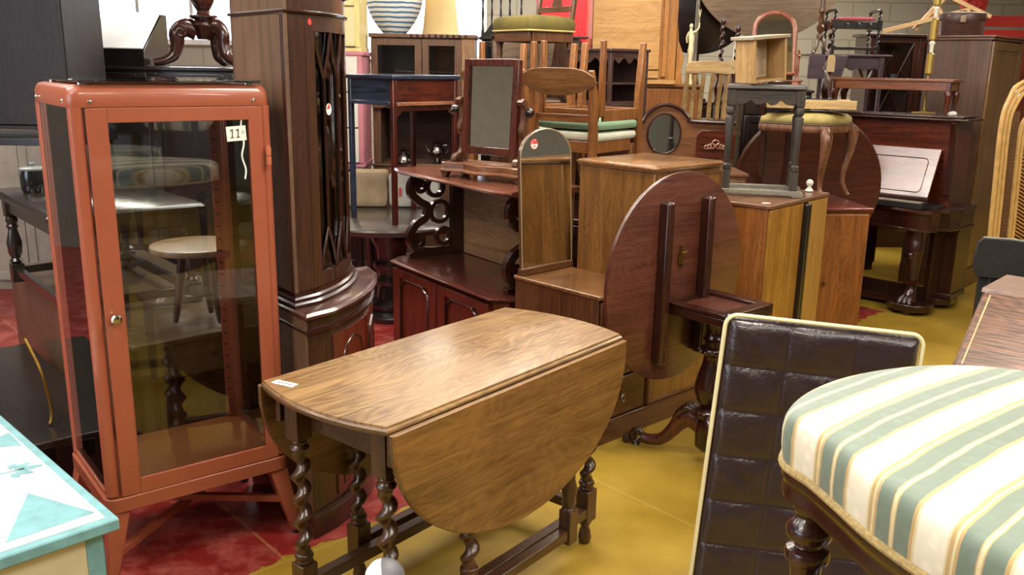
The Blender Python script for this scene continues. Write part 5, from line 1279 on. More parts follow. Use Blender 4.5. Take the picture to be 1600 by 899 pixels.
# ---- behind the piano: chest, purple drop leaf table, barley twist piano stool
def build_behind_piano():
    cupboard('dark_chest', 'dark chest behind the piano carrying the purple drop-leaf table', 'chest', (2.32, 7.14, 0), R(0), .64, .5, 1.10, MAHD, doors=2)
    t = thing('purple_table', 'small purplish drop-leaf table behind the piano', 'table', (2.62, 7.38, 1.1005), R(0))
    pm = wood('purplish_dark_wood', '33252c', '56414a', 'x', 1, .4, .3); h = .60
    b = MB(); b.box(-.33, .33, -.16, .16, h-.015, h); b.done('tabletop', pm, t)
    b = MB(); b.prism([(-.33, h-.01), (-.025, h-.01), (-.07, h-.19), (-.33, h-.19)], 'y', -.185, -.168); b.done('drop_leaf', pm, t)
    for x in (-.13, .26):
        for y in (-.13, .13): MB().prism([(x-.012, 0), (x+.012, 0), (x+.016, h-.016), (x-.016, h-.016)], 'y', y-.014, y+.014).done('leg', pm, t)
    b = MB(); b.prism([(-.11, h-.016), (-.11, h-.10), (-.06, h-.12), (-.02, h-.10), (.03, h-.125), (.08, h-.10), (.13, h-.125), (.20, h-.10), (.24, h-.12), (.24, h-.016)], 'y', -.128, -.112); b.done('scalloped_apron', pm, t)
    for (x0, x1) in ((.17, .10), (.22, .30)):
        b = MB(); b.tube([(x0, .0, h-.18), (x1, .0, h-.02)], .012, 6); b.done('brace', WAL('z'), t, 0)
    z = 1.1005+h+.0005
    t = thing('piano_stool', 'black barley twist piano stool with red seat and turned arms above the piano', 'stool', (2.67, 7.38, z), R(0))
    e, ex_ = EBO('z'), EBO('x')
    for x in (-.18, .17):
        for y in (-.10, .10):
            b = MB(); b.box(x-.016, x+.016, y-.016, y+.016, .03, .065); b.lathe([(.010, 0), (.015, .01), (.012, .03)], (x, y, 0), 10)
            b.twist((x, y), .065, .185, .0125, 3.2, 10); b.box(x-.017, x+.017, y-.017, y+.017, .185, .26)
            b.twist((x, y), .26, .315, .0115, 1.6, 10); b.done('leg', e, t, 0, smooth=50)
    for y in (-.10, .10): MB().box(-.163, .153, y-.008, y+.008, .038, .056).done('stretcher', ex_, t)
    b = MB(); b.box(-.163, .153, -.115, -.09, .192, .25); ap = b.done('front_panel', ex_, t)
    b = MB()
    for x in (-.09, 0, .09): b.tube([(x+.016*math.cos(a), -.116, .221+.013*math.sin(a)) for a in [2*PI*i/12 for i in range(12)]], .003, 5, closed=True)
    b.done('carved_rings', ex_, ap, 0, merge=False)
    for x in (-.1795, .1495): MB().box(x-.0, x+.02, -.083, .083, .192, .25).done('end_panel', MAHR('x'), t)
    b = MB(); b.rings([[Vector((x, y, z_)) for x, y in rrect(-.15+k, .14-k, -.11+k, .11-k, .02)] for k, z_ in ((0, .2605), (0, .272), (.02, .282), (.07, .286))]); b.done('seat_pad', plain('crimson_leather', 'a23a44', .45), t, 0, smooth=60)
    for x in (-.18, .17):
        b = MB(); b.tube(spline([(x, -.11, .315), (x, -.09, .33), (x, 0, .335), (x, .09, .33), (x, .11, .315)], 5), .013, 8); b.done('arm_rail', e, t, 0)
    # curved pedestal leg beside it
    t = thing('pedestal_base', 'turned pedestal with one sweeping polished leg left of the piano stool', 'table base', (2.385, 7.285, z), R(0))
    b = MB(); b.lathe([(.018, .10), (.026, .12), (.026, .145), (.016, .16), (.03, .185), (.032, .205), (.018, .225), (.022, .25), (.014, .30), (.026, .32), (.018, .36), (.02, .55)], seg=18); b.done('column', WAL('z'), t, 0)
    for a in (-20, 100, 220):
        Mr = Matrix.Rotation(R(a), 4, 'Z'); b = MB(); b.tube([Mr @ Vector(p) for p in spline([(.0, 0, .135), (.03, 0, .10), (.045, 0, .05), (.07, 0, .018), (.09, 0, .010)], 5)], interp([.016, .015, .013, .011, .010], 5), 8); b.done('leg', wood('polished_plum', '4a3630', '8d7468', 'z', 1, .15, .9), t, 0, smooth=60)
build_behind_piano()

# ---- black chest with dressing mirror, big pale round top, dark round top
def build_mirror_group():
    cupboard('black_chest', 'black chest left of the piano carrying the arched dressing mirror', 'chest', (1.50, 6.00, 0), R(0), .45, .33, 1.45, EBO, doors=2, drawers=1)
    t = thing('dressing_mirror', 'arched swing dressing mirror in a pinkish mahogany frame above the carved stool', 'mirror', (1.735, 6.20, 1.4505), R(-3))
    pk = wood('pinkish_mahogany', '6b3626', 'a2644c', 'x', 1, .3, .4); pz = wood('pinkish_mahogany', '6b3626', 'a2644c', 'z', 1, .3, .4)
    pl = [(-.20, .06), (-.20, -.02), (-.17, -.05), (-.12, -.05), (-.09, -.02), (.09, -.02), (.12, -.05), (.17, -.05), (.20, -.02), (.20, .06)]
    b = MB(); b.rings([[Vector((x*k, y*k, z)) for x, y in pl] for k, z in ((.95, .012), (1.0, .016), (.96, .022), (.94, .045), (1.02, .05), (1.02, .056))]); b.done('base', pk, t, 0, smooth=30)
    for x in (-.15, .15): MB().lathe([(.008, 0), (.012, .004), (.006, .0118)], (x, 0, 0), 10).done('foot', pk, t, 0)
    for x in (-.165, .165): MB().lathe([(.016, .0565), (.012, .07), (.008, .09), (.014, .12), (.009, .16), (.012, .20), (.007, .24), (.012, .25), (.004, .262)], (x, .01, 0), 12).done('post', pz, t, 0)
    for x in (-.165, .165): MB().lathe([(.001, 0), (.010, .004), (.010, .012), (.001, .016)], seg=10, M=Matrix.Translation((x, -.004, .215)) @ Matrix.Rotation(R(90), 4, 'X')).done('knob', brass(), t, 0)
    def arch(hw, z0, z1, n=14):
        return [(hw, z0), (hw, z1-hw*.85)] + [(hw*math.cos(PI*i/n), z1-hw*.85+hw*.85*math.sin(PI*i/n)) for i in range(1, n)] + [(-hw, z1-hw*.85), (-hw, z0)]
    out = arch(.135, .095, .50)
    b = MB(); b.tube([Vector((x, .01, z)) for x, z in out], .0165, 10, closed=True); f = b.done('mirror_frame', pz, t, 0)
    b = MB(); b.prism(arch(.13, .10, .495), 'y', .007, .010); b.done('mirror_glass', mirror_mat(), f, 0)
    b = MB(); b.prism(arch(.13, .10, .495), 'y', .0105, .018); b.done('backing', RAW('z'), f, 0)
    RM = Matrix.Translation((0, .01, .215)) @ Matrix.Rotation(R(-11), 4, 'X') @ Matrix.Translation((0, -.01, -.215))
    for c in [f] + list(f.children): c.data.transform(RM)
    # pale round top on pedestal
    cupboard('tall_brown_chest', 'plain brown chest behind the dressing mirror under the big pale round top', 'chest', (1.74, 7.58, 0), R(0), .55, .45, 1.55, WAL, doors=2)
    t = thing('pale_round_table', 'large round pale brown table top turned upright at the top of the pile', 'table', (2.07, 7.78, 1.5505), R(0))
    n = 90; r = .66; cz = .93
    b = MB(); b.rings([[Vector((rr*math.cos(2*PI*i/n), yy, cz+rr*math.sin(2*PI*i/n))) for i in range(n)] for rr, yy in ((r-.01, -.10), (r, -.095), (r, -.085), (r-.012, -.078))])
    b.done('tabletop', wood('pale_taupe_wood', '6a5644', '93806a', 'x', .6, .45, .2, .6), t, 0, smooth=35)
    b = MB(); b.lathe([(.14, 0), (.14, .02), (.05, .05), (.035, .12), (.05, .2), (.035, .3), (.035, .8)], seg=18); b.box(-.1, .1, -.0775, .05, .80, .84); b.done('pedestal', WAL('z'), t, 0)
    cupboard('tall_dark_chest', 'dark chest with double doors behind the stick back chair', 'chest', (1.26, 7.70, 0), R(0), .42, .4, 1.30, MAHD, doors=2)
    t = thing('dark_round_table', 'dark round table top turned upright beside the light wood wardrobe', 'table', (1.53, 7.90, 1.3005), R(0))
    n = 80; r = .47; cz = .86
    b = MB(); b.rings([[Vector((rr*math.cos(2*PI*i/n), yy, cz+rr*math.sin(2*PI*i/n))) for i in range(n)] for rr, yy in ((r-.01, -.10), (r, -.095), (r, -.085), (r-.01, -.078))]); b.done('tabletop', EBO('x'), t, 0, smooth=35)
    b = MB(); b.lathe([(.12, 0), (.12, .02), (.04, .05), (.035, .8)], seg=16); b.box(-.1, .1, -.0775, .05, .80, .84); b.done('pedestal', EBO('z'), t, 0)
    # metal pole lamp and two dark twisted posts
    t = thing('chrome_floor_lamp', 'grey metal pole lamp with a trumpet base beside the white figurine', 'lamp', (1.385, 7.13, 0), 0)
    MB().lathe([(.12, 0), (.12, .02), (.06, .05), (.03, .10)], seg=24).done('base', chrome(), t, 0)
    b = MB(); b.lathe([(.028, .10), (.020, .9), (.045, 1.44), (.018, 1.56), (.016, 1.75), (.013, 2.45)], seg=16); b.done('pole', plain('dull_steel', '8f8779', .3, .9), t, 0)
    MB().lathe([(.16, 2.3), (.10, 2.52), (.098, 2.52), (.157, 2.302)], seg=24).done('lamp_shade', paper(), t, 0)
    for k, (x, lb) in enumerate(((1.49, 'left of two dark spiral turned bedposts behind the stick back chair'), (1.60, 'right of two dark spiral turned bedposts, nearer the dressing mirror'))):
        t = thing('bedpost', lb, 'bedpost', (x, 6.70, 0), 0)
        zt = 1.92 - .05*k; b = MB(); b.box(-.022, .022, -.022, .022, 0, 1.30); b.done('post', EBO('z'), t)
        b = MB(); b.lathe([(.02, 1.3005), (.03, 1.33), (.022, 1.36), (.036, 1.42), (.036, 1.45), (.018, 1.50), (.032, 1.54), (.016, 1.58)], seg=16); b.twist((0, 0), 1.58, zt-.04, .018, 5, 12); b.lathe([(.012, zt-.04), (.02, zt-.02), (.016, zt), (.004, zt+.03)], seg=12); b.done('turned_top', MAHD('z'), t, 0, smooth=50)
build_mirror_group()

# ---- stick back windsor chair
def build_windsor():
    cupboard('low_box_chest', 'low brown box chest under the stick back chair', 'chest', (1.10, 6.03, 0), R(0), .33, .34, .70, WAL, doors=1)
    t = thing('stick_back_chair', 'light brown lath back kitchen chair between the light wood wardrobe and the dark mirror chest', 'chair', (1.275, 6.20, .7005), R(176))
    wz, wx = wood('worn_elm', '6e5230', 'a98a5b', 'z', 1, .4, .3), wood('worn_elm', '6e5230', 'a98a5b', 'x', 1, .4, .3)
    pl = rrect(-.16, .16, -.17, .15, .05)
    b = MB(); b.rings([[Vector((x*k, y*k, z)) for x, y in pl] for k, z in ((.94, .40), (1, .41), (1, .43), (.95, .44))]); b.done('seat', wx, t, 0)
    for x in (-.12, .12):
        for y in (-.12, .10): MB().lathe([(.012, 0), (.017, .12), (.012, .17), (.019, .28), (.014, .3995)], (x, y, 0), 12).done('leg', wz, t, 0)
    b = MB(); b.prism([(-.145, .835), (-.15, .89), (-.13, .915), (0, .925), (.13, .915), (.15, .89), (.145, .835), (0, .845)][::-1], 'y', .185, .208); b.done('crest_rail', wx, t, .004)
    for k, x in enumerate((-.085, -.03, .03, .085)):
        b = MB(); cl = spline([(.12, .44), (.105, .54), (.125, .66), (.17, .76), (.195, .838)], 5); b.ribbon([(p.x, p.y) for p in cl], .006, 'x', x-.014, x+.014); b.done('back_slat', wz, t, .002)
    for x in (-.135, .135):
        b = MB(); b.tube([(x, y, z) for y, z in spline([(.12, .44), (.105, .54), (.125, .66), (.17, .76), (.195, .838)], 5)], interp([.021, .024, .021, .017, .013], 5), 10); b.done('back_post', wz, t, 0)
build_windsor()

# ---- sideboard with arched back
def build_arch_sideboard():
    t = thing('arched_sideboard', 'brown sideboard with an arched back holding an oval mirror and a carved panel', 'sideboard', (.755, 5.02, 0), 0)
    w = .56; m_ = wood('warm_brown_oak', '4b2d19', '7d5333', 'x', 1, .35, .35); mz = wood('warm_brown_oak', '4b2d19', '7d5333', 'z', 1, .35, .35)
    b = MB(); b.box(0, w, .03, .38, .06, .98); b.done('carcass', mz, t); MB().box(-.01, w+.01, .02, .40, .9805, 1.0).done('top', m_, t, .004)
    MB().box(.02, w-.02, .05, .36, 0, .0595).done('plinth', m_, t)
    for x0, x1 in ((.01, w/2-.003), (w/2+.003, w-.01)):
        b = MB(); frame_mb(b, x0, x1, .08, .96, .05, .012, .0295); dr = b.done('door', mz, t); MB().box(x0+.045, x1-.045, .018, .026, .12, .92).done('door_panel', mz, dr, 0)
    out = [(0, 1.0005), (w, 1.0005), (w, 1.255), (.30, 1.26), (.275, 1.28), (.235, 1.325), (.18, 1.35), (.13, 1.355), (.075, 1.34), (.03, 1.30), (0, 1.25)]
    b = MB(); b.prism(out, 'y', .365, .385); bk = b.done('arched_back', m_, t, .003)
    b = MB(); b.tube(spline([(.0, .362, 1.255), (.03, .362, 1.305), (.075, .362, 1.345), (.13, .362, 1.362), (.18, .362, 1.355), (.235, .362, 1.33), (.275, .362, 1.287), (.30, .362, 1.266), (w, .362, 1.258)], 5), .011, 8); b.done('top_moulding', MAHD('x'), bk, 0, 'dark top moulding')
    cx, cz = .135, 1.19
    el = [(cx+.098*math.cos(a), cz+.118*math.sin(a)) for a in [2*PI*i/40 for i in range(40)]]
    b = MB(); b.prism(el, 'y', .360, .364); b.done('oval_mirror', mirror_mat(), bk, 0)
    b = MB(); b.tube([(x, .361, z) for x, z in el], .006, 6, closed=True); b.done('oval_rim', MAHD('x'), bk, 0)
    b = MB(); b.prism([(.33, 1.05), (.56, 1.05), (.56, 1.19), (.535, 1.215), (.355, 1.215), (.33, 1.19)], 'y', .358, .3645); pn = b.done('carved_panel', MAH('x'), bk, .002, 'reddish octagonal panel')
    b = MB()
    for s in (-1, 1):
        for k in range(3): b.tube([(.445+s*(.018+.018*k)+.013*math.cos(a), .355, 1.125-.004*k+.016*math.sin(a)*(1-.2*k)) for a in [2*PI*i/12 for i in range(12)]], .003, 5, closed=True)
    b.tube([(.445+.02*math.cos(a), .354, 1.145+.014*math.sin(a)) for a in [2*PI*i/12 for i in range(12)]], .0035, 5, closed=True); b.lathe([(.001, 0), (.01, .002), (.001, .008)], seg=10, M=Matrix.Translation((.445, .357, 1.125)) @ Matrix.Rotation(R(90), 4, 'X'))
    b.done('carved_motif', wood('lighter_carving', '7c4f38', 'a8765a', 'x'), pn, 0, merge=False)
build_arch_sideboard()

# ---- mid-century chairs, two standing and two upturned on them
def build_teak_chairs():
    cupboard('low_sideboard', 'low dark sideboard hidden behind the dressing chest, carrying the stacked chairs', 'sideboard', (.376-.74*.8-.21*.6, 4.888+.74*.6-.21*.8, 0), R(-36.9), .95, .56, .79, MAHD, doors=3)
    def chair(label, loc, rz, cush, cname, group):
        t = thing('mid_century_chair', label, 'chair', loc, rz)
        tz, tx = wood('chair_teak', '5a3319', '95602f', 'z', 1, .35, .25), wood('chair_teak', '5a3319', '95602f', 'x', 1, .35, .25)
        for s in (-1, 1):
            b = MB(); x = s*.185
            b.prism([(-.240, 0), (-.212, 0), (-.182, .25), (-.180, .44), (-.200, .66), (-.235, .765), (-.250, .762), (-.238, .64), (-.232, .44), (-.230, .25)][::-1], 'x', x-.017, x+.017); b.done('rear_post', tz, t, .005)
            b = MB(); b.prism([(x-.012, 0), (x+.012, 0), (x+.017, .38), (x-.017, .38)], 'y', .165, .195); b.done('front_leg', tz, t, .004)
            b = MB(); b.box(x-.010, x+.010, -.184, .164, .345, .405); b.done('side_rail', tz, t)
        MB().box(-.17, .17, .171, .190, .345, .405).done('front_rail', tx, t); MB().box(-.17, .17, -.205, -.187, .345, .405).done('rear_rail', tx, t)
        MB().box(-.17, .17, -.214, -.198, .50, .54).done('lower_back_rail', tx, t)
        b = MB(); n = 14
        for z0, z1 in ((0, 1),):
            g = []
            top = lambda u: .775 - .045*abs(2*u-1)**4
            bot = lambda u: .635 + .055*abs(2*u-1)**2.2
            for face in (0, 1):
                rows = []
                for j in range(5):
                    row = []
                    for i in range(n+1):
                        u = i/n; x = -.225+.45*u; q = j/4; z = bot(u)+(top(u)-bot(u))*q
                        y = -.256 - .022*(1-(2*u-1)**2) - .028*q + (.013 if face else 0)+.018
                        row.append(b.bm.verts.new((x, y-.02 + (0 if True else 0), z)))
                    rows.append(row)
                g.append(rows)
            for f, rows in enumerate(g):
                for j in range(4):
                    for i in range(n): b.face([rows[j][i], rows[j][i+1], rows[j+1][i+1], rows[j+1][i]])
            A, B_ = g
            for i in range(n):
                b.face([A[0][i], A[0][i+1], B_[0][i+1], B_[0][i]]); b.face([A[4][i], A[4][i+1], B_[4][i+1], B_[4][i]])
            for j in range(4):
                b.face([A[j][0], A[j+1][0], B_[j+1][0], B_[j][0]]); b.face([A[j][n], A[j+1][n], B_[j+1][n], B_[j][n]])
        b.done('backrest', wood('chair_back_veneer', '5c3b20', '8a6238', 'x', .8, .35, .3), t, .003, smooth=50)
        b = MB(); pl = rrect(-.20, .20, -.18, .215, .03)
        b.rings([[Vector((x*k, y*k, z)) for x, y in pl] for k, z in ((.97, .4055), (1.01, .412), (1.03, .430), (1.01, .446), (.85, .453), (.3, .4545))]); b.done('seat_cushion', plain(cname, cush, .6, var=.04), t, 0, smooth=60)
        return t
    a = chair('teak chair with a pale cream seat seen from behind above the arched mirror', (.376, 4.888, .7905), R(-36.9), 'ced0bb', 'cream_vinyl', None)
    g = chair('upturned teak chair with a green seat laid on the cream seated chair', (0, 0, 0), 0, '6f8a6c', 'green_vinyl', None)
    def put(ch, base, dy, lab=None, copy=False):
        ly = Vector((.6, .8, 0)); p = Vector(base) + ly*dy
        o = dup(ch, (0, 0, 0), 0, lab) if copy else ch
        o.location = (p.x, p.y, p.z)
        o.matrix_world = Matrix.Translation(p) @ Matrix.Rotation(R(-36.9), 4, 'Z') @ Matrix.Rotation(PI, 4, 'X')
        return o
    put(g, (.376, 4.888, .7905+.912), .045)
    bb = dup(a, (.376-.534*.8+.14*.6, 4.888+.534*.6+.14*.8, .7905), R(-36.9), 'second teak chair behind the swing mirror, mostly hidden')
    put(g, (bb.location.x, bb.location.y, .7905+.912), .045, 'upturned teak chair laid on the hidden chair, one leg up behind the swing mirror', True)
build_teak_chairs()

# ---- support chests, scalloped bedside cabinet
cupboard('tall_plain_chest', 'tall dark chest under the scalloped cabinet', 'chest', (.40, 5.56, 0), R(0), .52, .52, 1.232, MAHD, doors=2)
def build_scallop():
    t = thing('scalloped_cabinet', 'dark open bedside cabinet with scalloped aprons behind the teak chair', 'cabinet', (.575, 5.58, 1.2328), R(40))
    m_ = wood('plum_brown_wood', '2e1c19', '4f352f', 'z', 1, .35, .35); mx_ = wood('plum_brown_wood', '2e1c19', '4f352f', 'x', 1, .35, .35)
    w, d, h = .34, .38, .45
    for x in (0, w-.024):
        for y in (0, d-.024): MB().box(x, x+.024, y, y+.024, 0, h-.018).done('post', m_, t)
    MB().prism(rrect(-.012, w+.012, -.012, d+.012, .012), 'z', h-.0175, h).done('top', mx_, t, .003)
    b = MB(); ap = [(.025, h-.018), (.025, h-.085)] + [(.025+(w-.05)*i/24, h-.072+.016*math.cos(2*PI*i/24*3)) for i in range(1, 24)] + [(w-.025, h-.085), (w-.025, h-.018)]
    b.prism(ap, 'y', .002, .014); b.done('scalloped_apron', mx_, t, .001)
    b = MB(); ap = [(.025, h-.018), (.025, h-.085)] + [(.025+(d-.05)*i/24, h-.072+.016*math.cos(2*PI*i/24*3)) for i in range(1, 24)] + [(d-.025, h-.085), (d-.025, h-.018)]
    b.prism(ap, 'x', .002, .014); b.done('scalloped_apron', mx_, t, .001)
    MB().box(w-.016, w-.006, .025, d-.025, .02, h-.02).done('side_panel', m_, t, 0); MB().box(.025, w-.025, d-.016, d-.006, .02, h-.02).done('back_panel', m_, t, 0)
    for z in (.12, .235): MB().box(.004, w-.017, .004, d-.017, z, z+.012).done('shelf', mx_, t, .001)
    MB().box(.015, w-.026, .004, .018, .02, .1195).done('drawer', mx_, t)
    MB().box(.002, .014, .026, d-.026, .02, .1195).done('end_drawer', mx_, t)
build_scallop()

# ---- green velvet chair on its chest, oak cabinet and light wardrobe behind
cupboard('oak_chest', 'oak chest under the green velvet chair', 'chest', (-.15, 5.80, 0), R(0), .43, .48, 1.36, OAKDK, doors=2)
def build_velvet():
    t = thing('velvet_chair', 'old mahogany chair with thick olive velvet seat perched high in the pile', 'chair', (.12, 6.04, 1.3605), R(-52))
    m_, mx_ = WAL('z'), WAL('x')
    # front is local -y
    b = MB(); pl = rrect(-.20, .20, -.20, .18, .03)
    b.rings([[Vector((x*k, y*k, z)) for x, y in pl] for k, z in ((.98, .425), (1.02, .44), (1.03, .475), (1.0, .50), (.9, .515), (.5, .528), (.1, .53))]); b.done('seat_cushion', plain('olive_velvet', '62551f', .85, var=.35, vscale=7), t, 0, smooth=60)
    b = MB(); b.tube([Vector((x*1.02, y*1.02, .428)) for x, y in pl], .006, 6, closed=True); b.done('seat_piping', plain('gold_cord', 'b09b5f', .7), t, 0, 'gold cord piping')
    for a in ((-.18, .18, -.195, -.172, .36, .42), (-.18, .18, .155, .175, .36, .42)): MB().box(*a).done('seat_rail', mx_, t)
    for x in (-.195, .175): MB().box(x, x+.02, -.17, .154, .36, .42).done('side_rail', m_, t)
    for x in (-.175, .175):
        b = MB(); b.box(x-.02, x+.02, -.1715, -.135, .345, .4195); b.lathe([(.010, 0), (.014, .02), (.012, .06), (.016, .12), (.024, .17), (.020, .19), (.014, .20), (.023, .22), (.022, .25), (.016, .27), (.022, .29), (.018, .31), (.022, .345)], (x, -.153, 0), 14); b.done('front_leg', m_, t, .002, smooth=40)
        b = MB(); b.prism([(.13, 0), (.155, 0), (.165, .42), (.23, .86), (.205, .86), (.135, .42)][::-1], 'x', x-.014, x+.014); b.done('rear_post', m_, t, .004)
    b = MB(); b.prism([(-.16, .80), (.16, .80), (.17, .86), (.1, .875), (-.1, .875), (-.17, .86)], 'y', .198, .216); b.done('crest_rail', mx_, t)
    b = MB(); b.box(-.16, .16, .155, .175, .555, .59); b.done('lower_back_rail', mx_, t)
    b = MB(); b.prism([(-.05, .59), (.05, .59), (.03, .66), (.07, .73), (.055, .80), (-.055, .80), (-.07, .73), (-.03, .66)], 'y', .178, .192); sp = b.done('splat', mx_, t)
    b = MB(); b.tube([(.012*math.cos(a), .176, .70+.012*math.sin(a)) for a in [2*PI*i/10 for i in range(10)]], .003, 5, closed=True); b.done('carved_rosette', mx_, sp, 0)
build_velvet()
def build_oak_cab():
    t = thing('oak_cabinet', 'figured grey brown oak bureau behind the teak chair backs', 'bureau', (-.17, 6.42, 0), 0)
    ok = wood('greyed_figured_oak', '4a382b', '8d765f', 'x', .45, .4, .2, 1.0)
    b = MB(); b.prism([(0, 0), (.66, 0), (.66, 1.72), (.60, 1.76), (0, 1.76)], 'y', .02, .40); b.done('carcass', OAKDK('z'), t)
    MB().prism([(.01, 1.30), (.38, 1.30), (.44, 1.74), (.01, 1.74)], 'y', .0, .0195).done('fall_front', ok, t)
    MB().box(-.01, .67, -.004, .41, 1.7605, 1.775).done('top', MAHD('x'), t)
    for z in (.15, .55, .95): MB().box(.02, .64, .004, .0195, z, z+.34).done('drawer', OAKDK('x'), t)
build_oak_cab()
def build_light_wardrobe():
    cupboard('teak_base_cupboard', 'striped teak cupboard under the light wood wardrobe', 'cupboard', (.60, 6.52, 0), R(0), .72, .42, 1.46, TEAK, doors=1, panel=False)
    t = thing('light_wardrobe', 'light golden plywood wardrobe standing on top of a teak cupboard', 'wardrobe', (.53, 6.50, 1.4605), 0)
    p = PINE('x'); pz = wood('orange_pine_edge', '8a5526', 'b47a3c', 'z', .8, .35, .3)
    b = MB(); b.box(0, .60, .02, .48, 0, 1.1); b.done('carcass', pz, t)
    MB().box(.006, .48, .0, .0195, .10, 1.09).done('door', p, t)
    MB().box(.50, .53, -.008, .0195, .05, 1.09).done('door_stile', pz, t)
    b = MB(); b.prism([(.55, 1.08), (.60, 1.08), (.602, .28), (.62, .20), (.65, .14), (.652, .08), (.64, .0), (.66, -.0), (.60, .0), (.55, .0)][::-1][:0] or [(.605, 0), (.66, 0), (.655, .03), (.645, .10), (.66, .18), (.64, .24), (.615, .30), (.605, .42)], 'y', .02, .2); b.done('side_bracket', pz, t)
    MB().box(-.01, .60, -.012, .0, 0, .03).done('base_moulding', p, t)
    for z in (.07, ): MB().box(.006, .48, .002, .0195, .04, .09).done('drawer', p, t)
    # cream figurine with a raised arm
    f = thing('figurine', 'cream figurine of a dancer with one arm raised beside the light wardrobe', 'figurine', (1.25, 6.62, 1.4605), 0)
    b = MB()
    Zs = .25
    b.lathe([(.03, 0), (.03, .02), (.024, .03), (.02, .10), (.016, .18), (.022, .24)], seg=14)
    b.tube(spline([(0, 0, .23), (.002, 0, .28), (0, 0, .33), (-.004, 0, .375), (-.004, 0, .39)], 4), interp([.023, .017, .022, .012, .008], 4), 10)
    b.lathe([(.001, 0), (.010, .006), (.014, .018), (.012, .030), (.001, .040)], (-.004, 0, .385), 12)
    b.tube(spline([(.012, 0, .365), (.03, 0, .37), (.05, 0, .395), (.052, 0, .43)], 4), interp([.008, .007, .006, .005], 4), 8)
    b.tube(spline([(-.016, 0, .365), (-.032, 0, .33), (-.028, 0, .29)], 4), interp([.008, .006, .005], 4), 8)
    b.done('body', plain('ivory_resin', 'dccfa2', .45), f, 0, smooth=80)
    b = MB(); b.tube([(.052, 0, .43), (.052, 0, .47)], .0016, 5); b.tube([(.052, 0, .47), (.044, 0, .52)], .003, 5); b.tube([(.052, 0, .47), (.059, 0, .52)], .003, 5); b.done('held_twig', MATS['ivory_resin'], f, 0)
build_light_wardrobe()
cupboard('brown_sideboard', 'dark sideboard in front of the stick back chair', 'sideboard', (.97, 5.70, 0), R(0), .39, .25, 1.26, MAHD, doors=2)
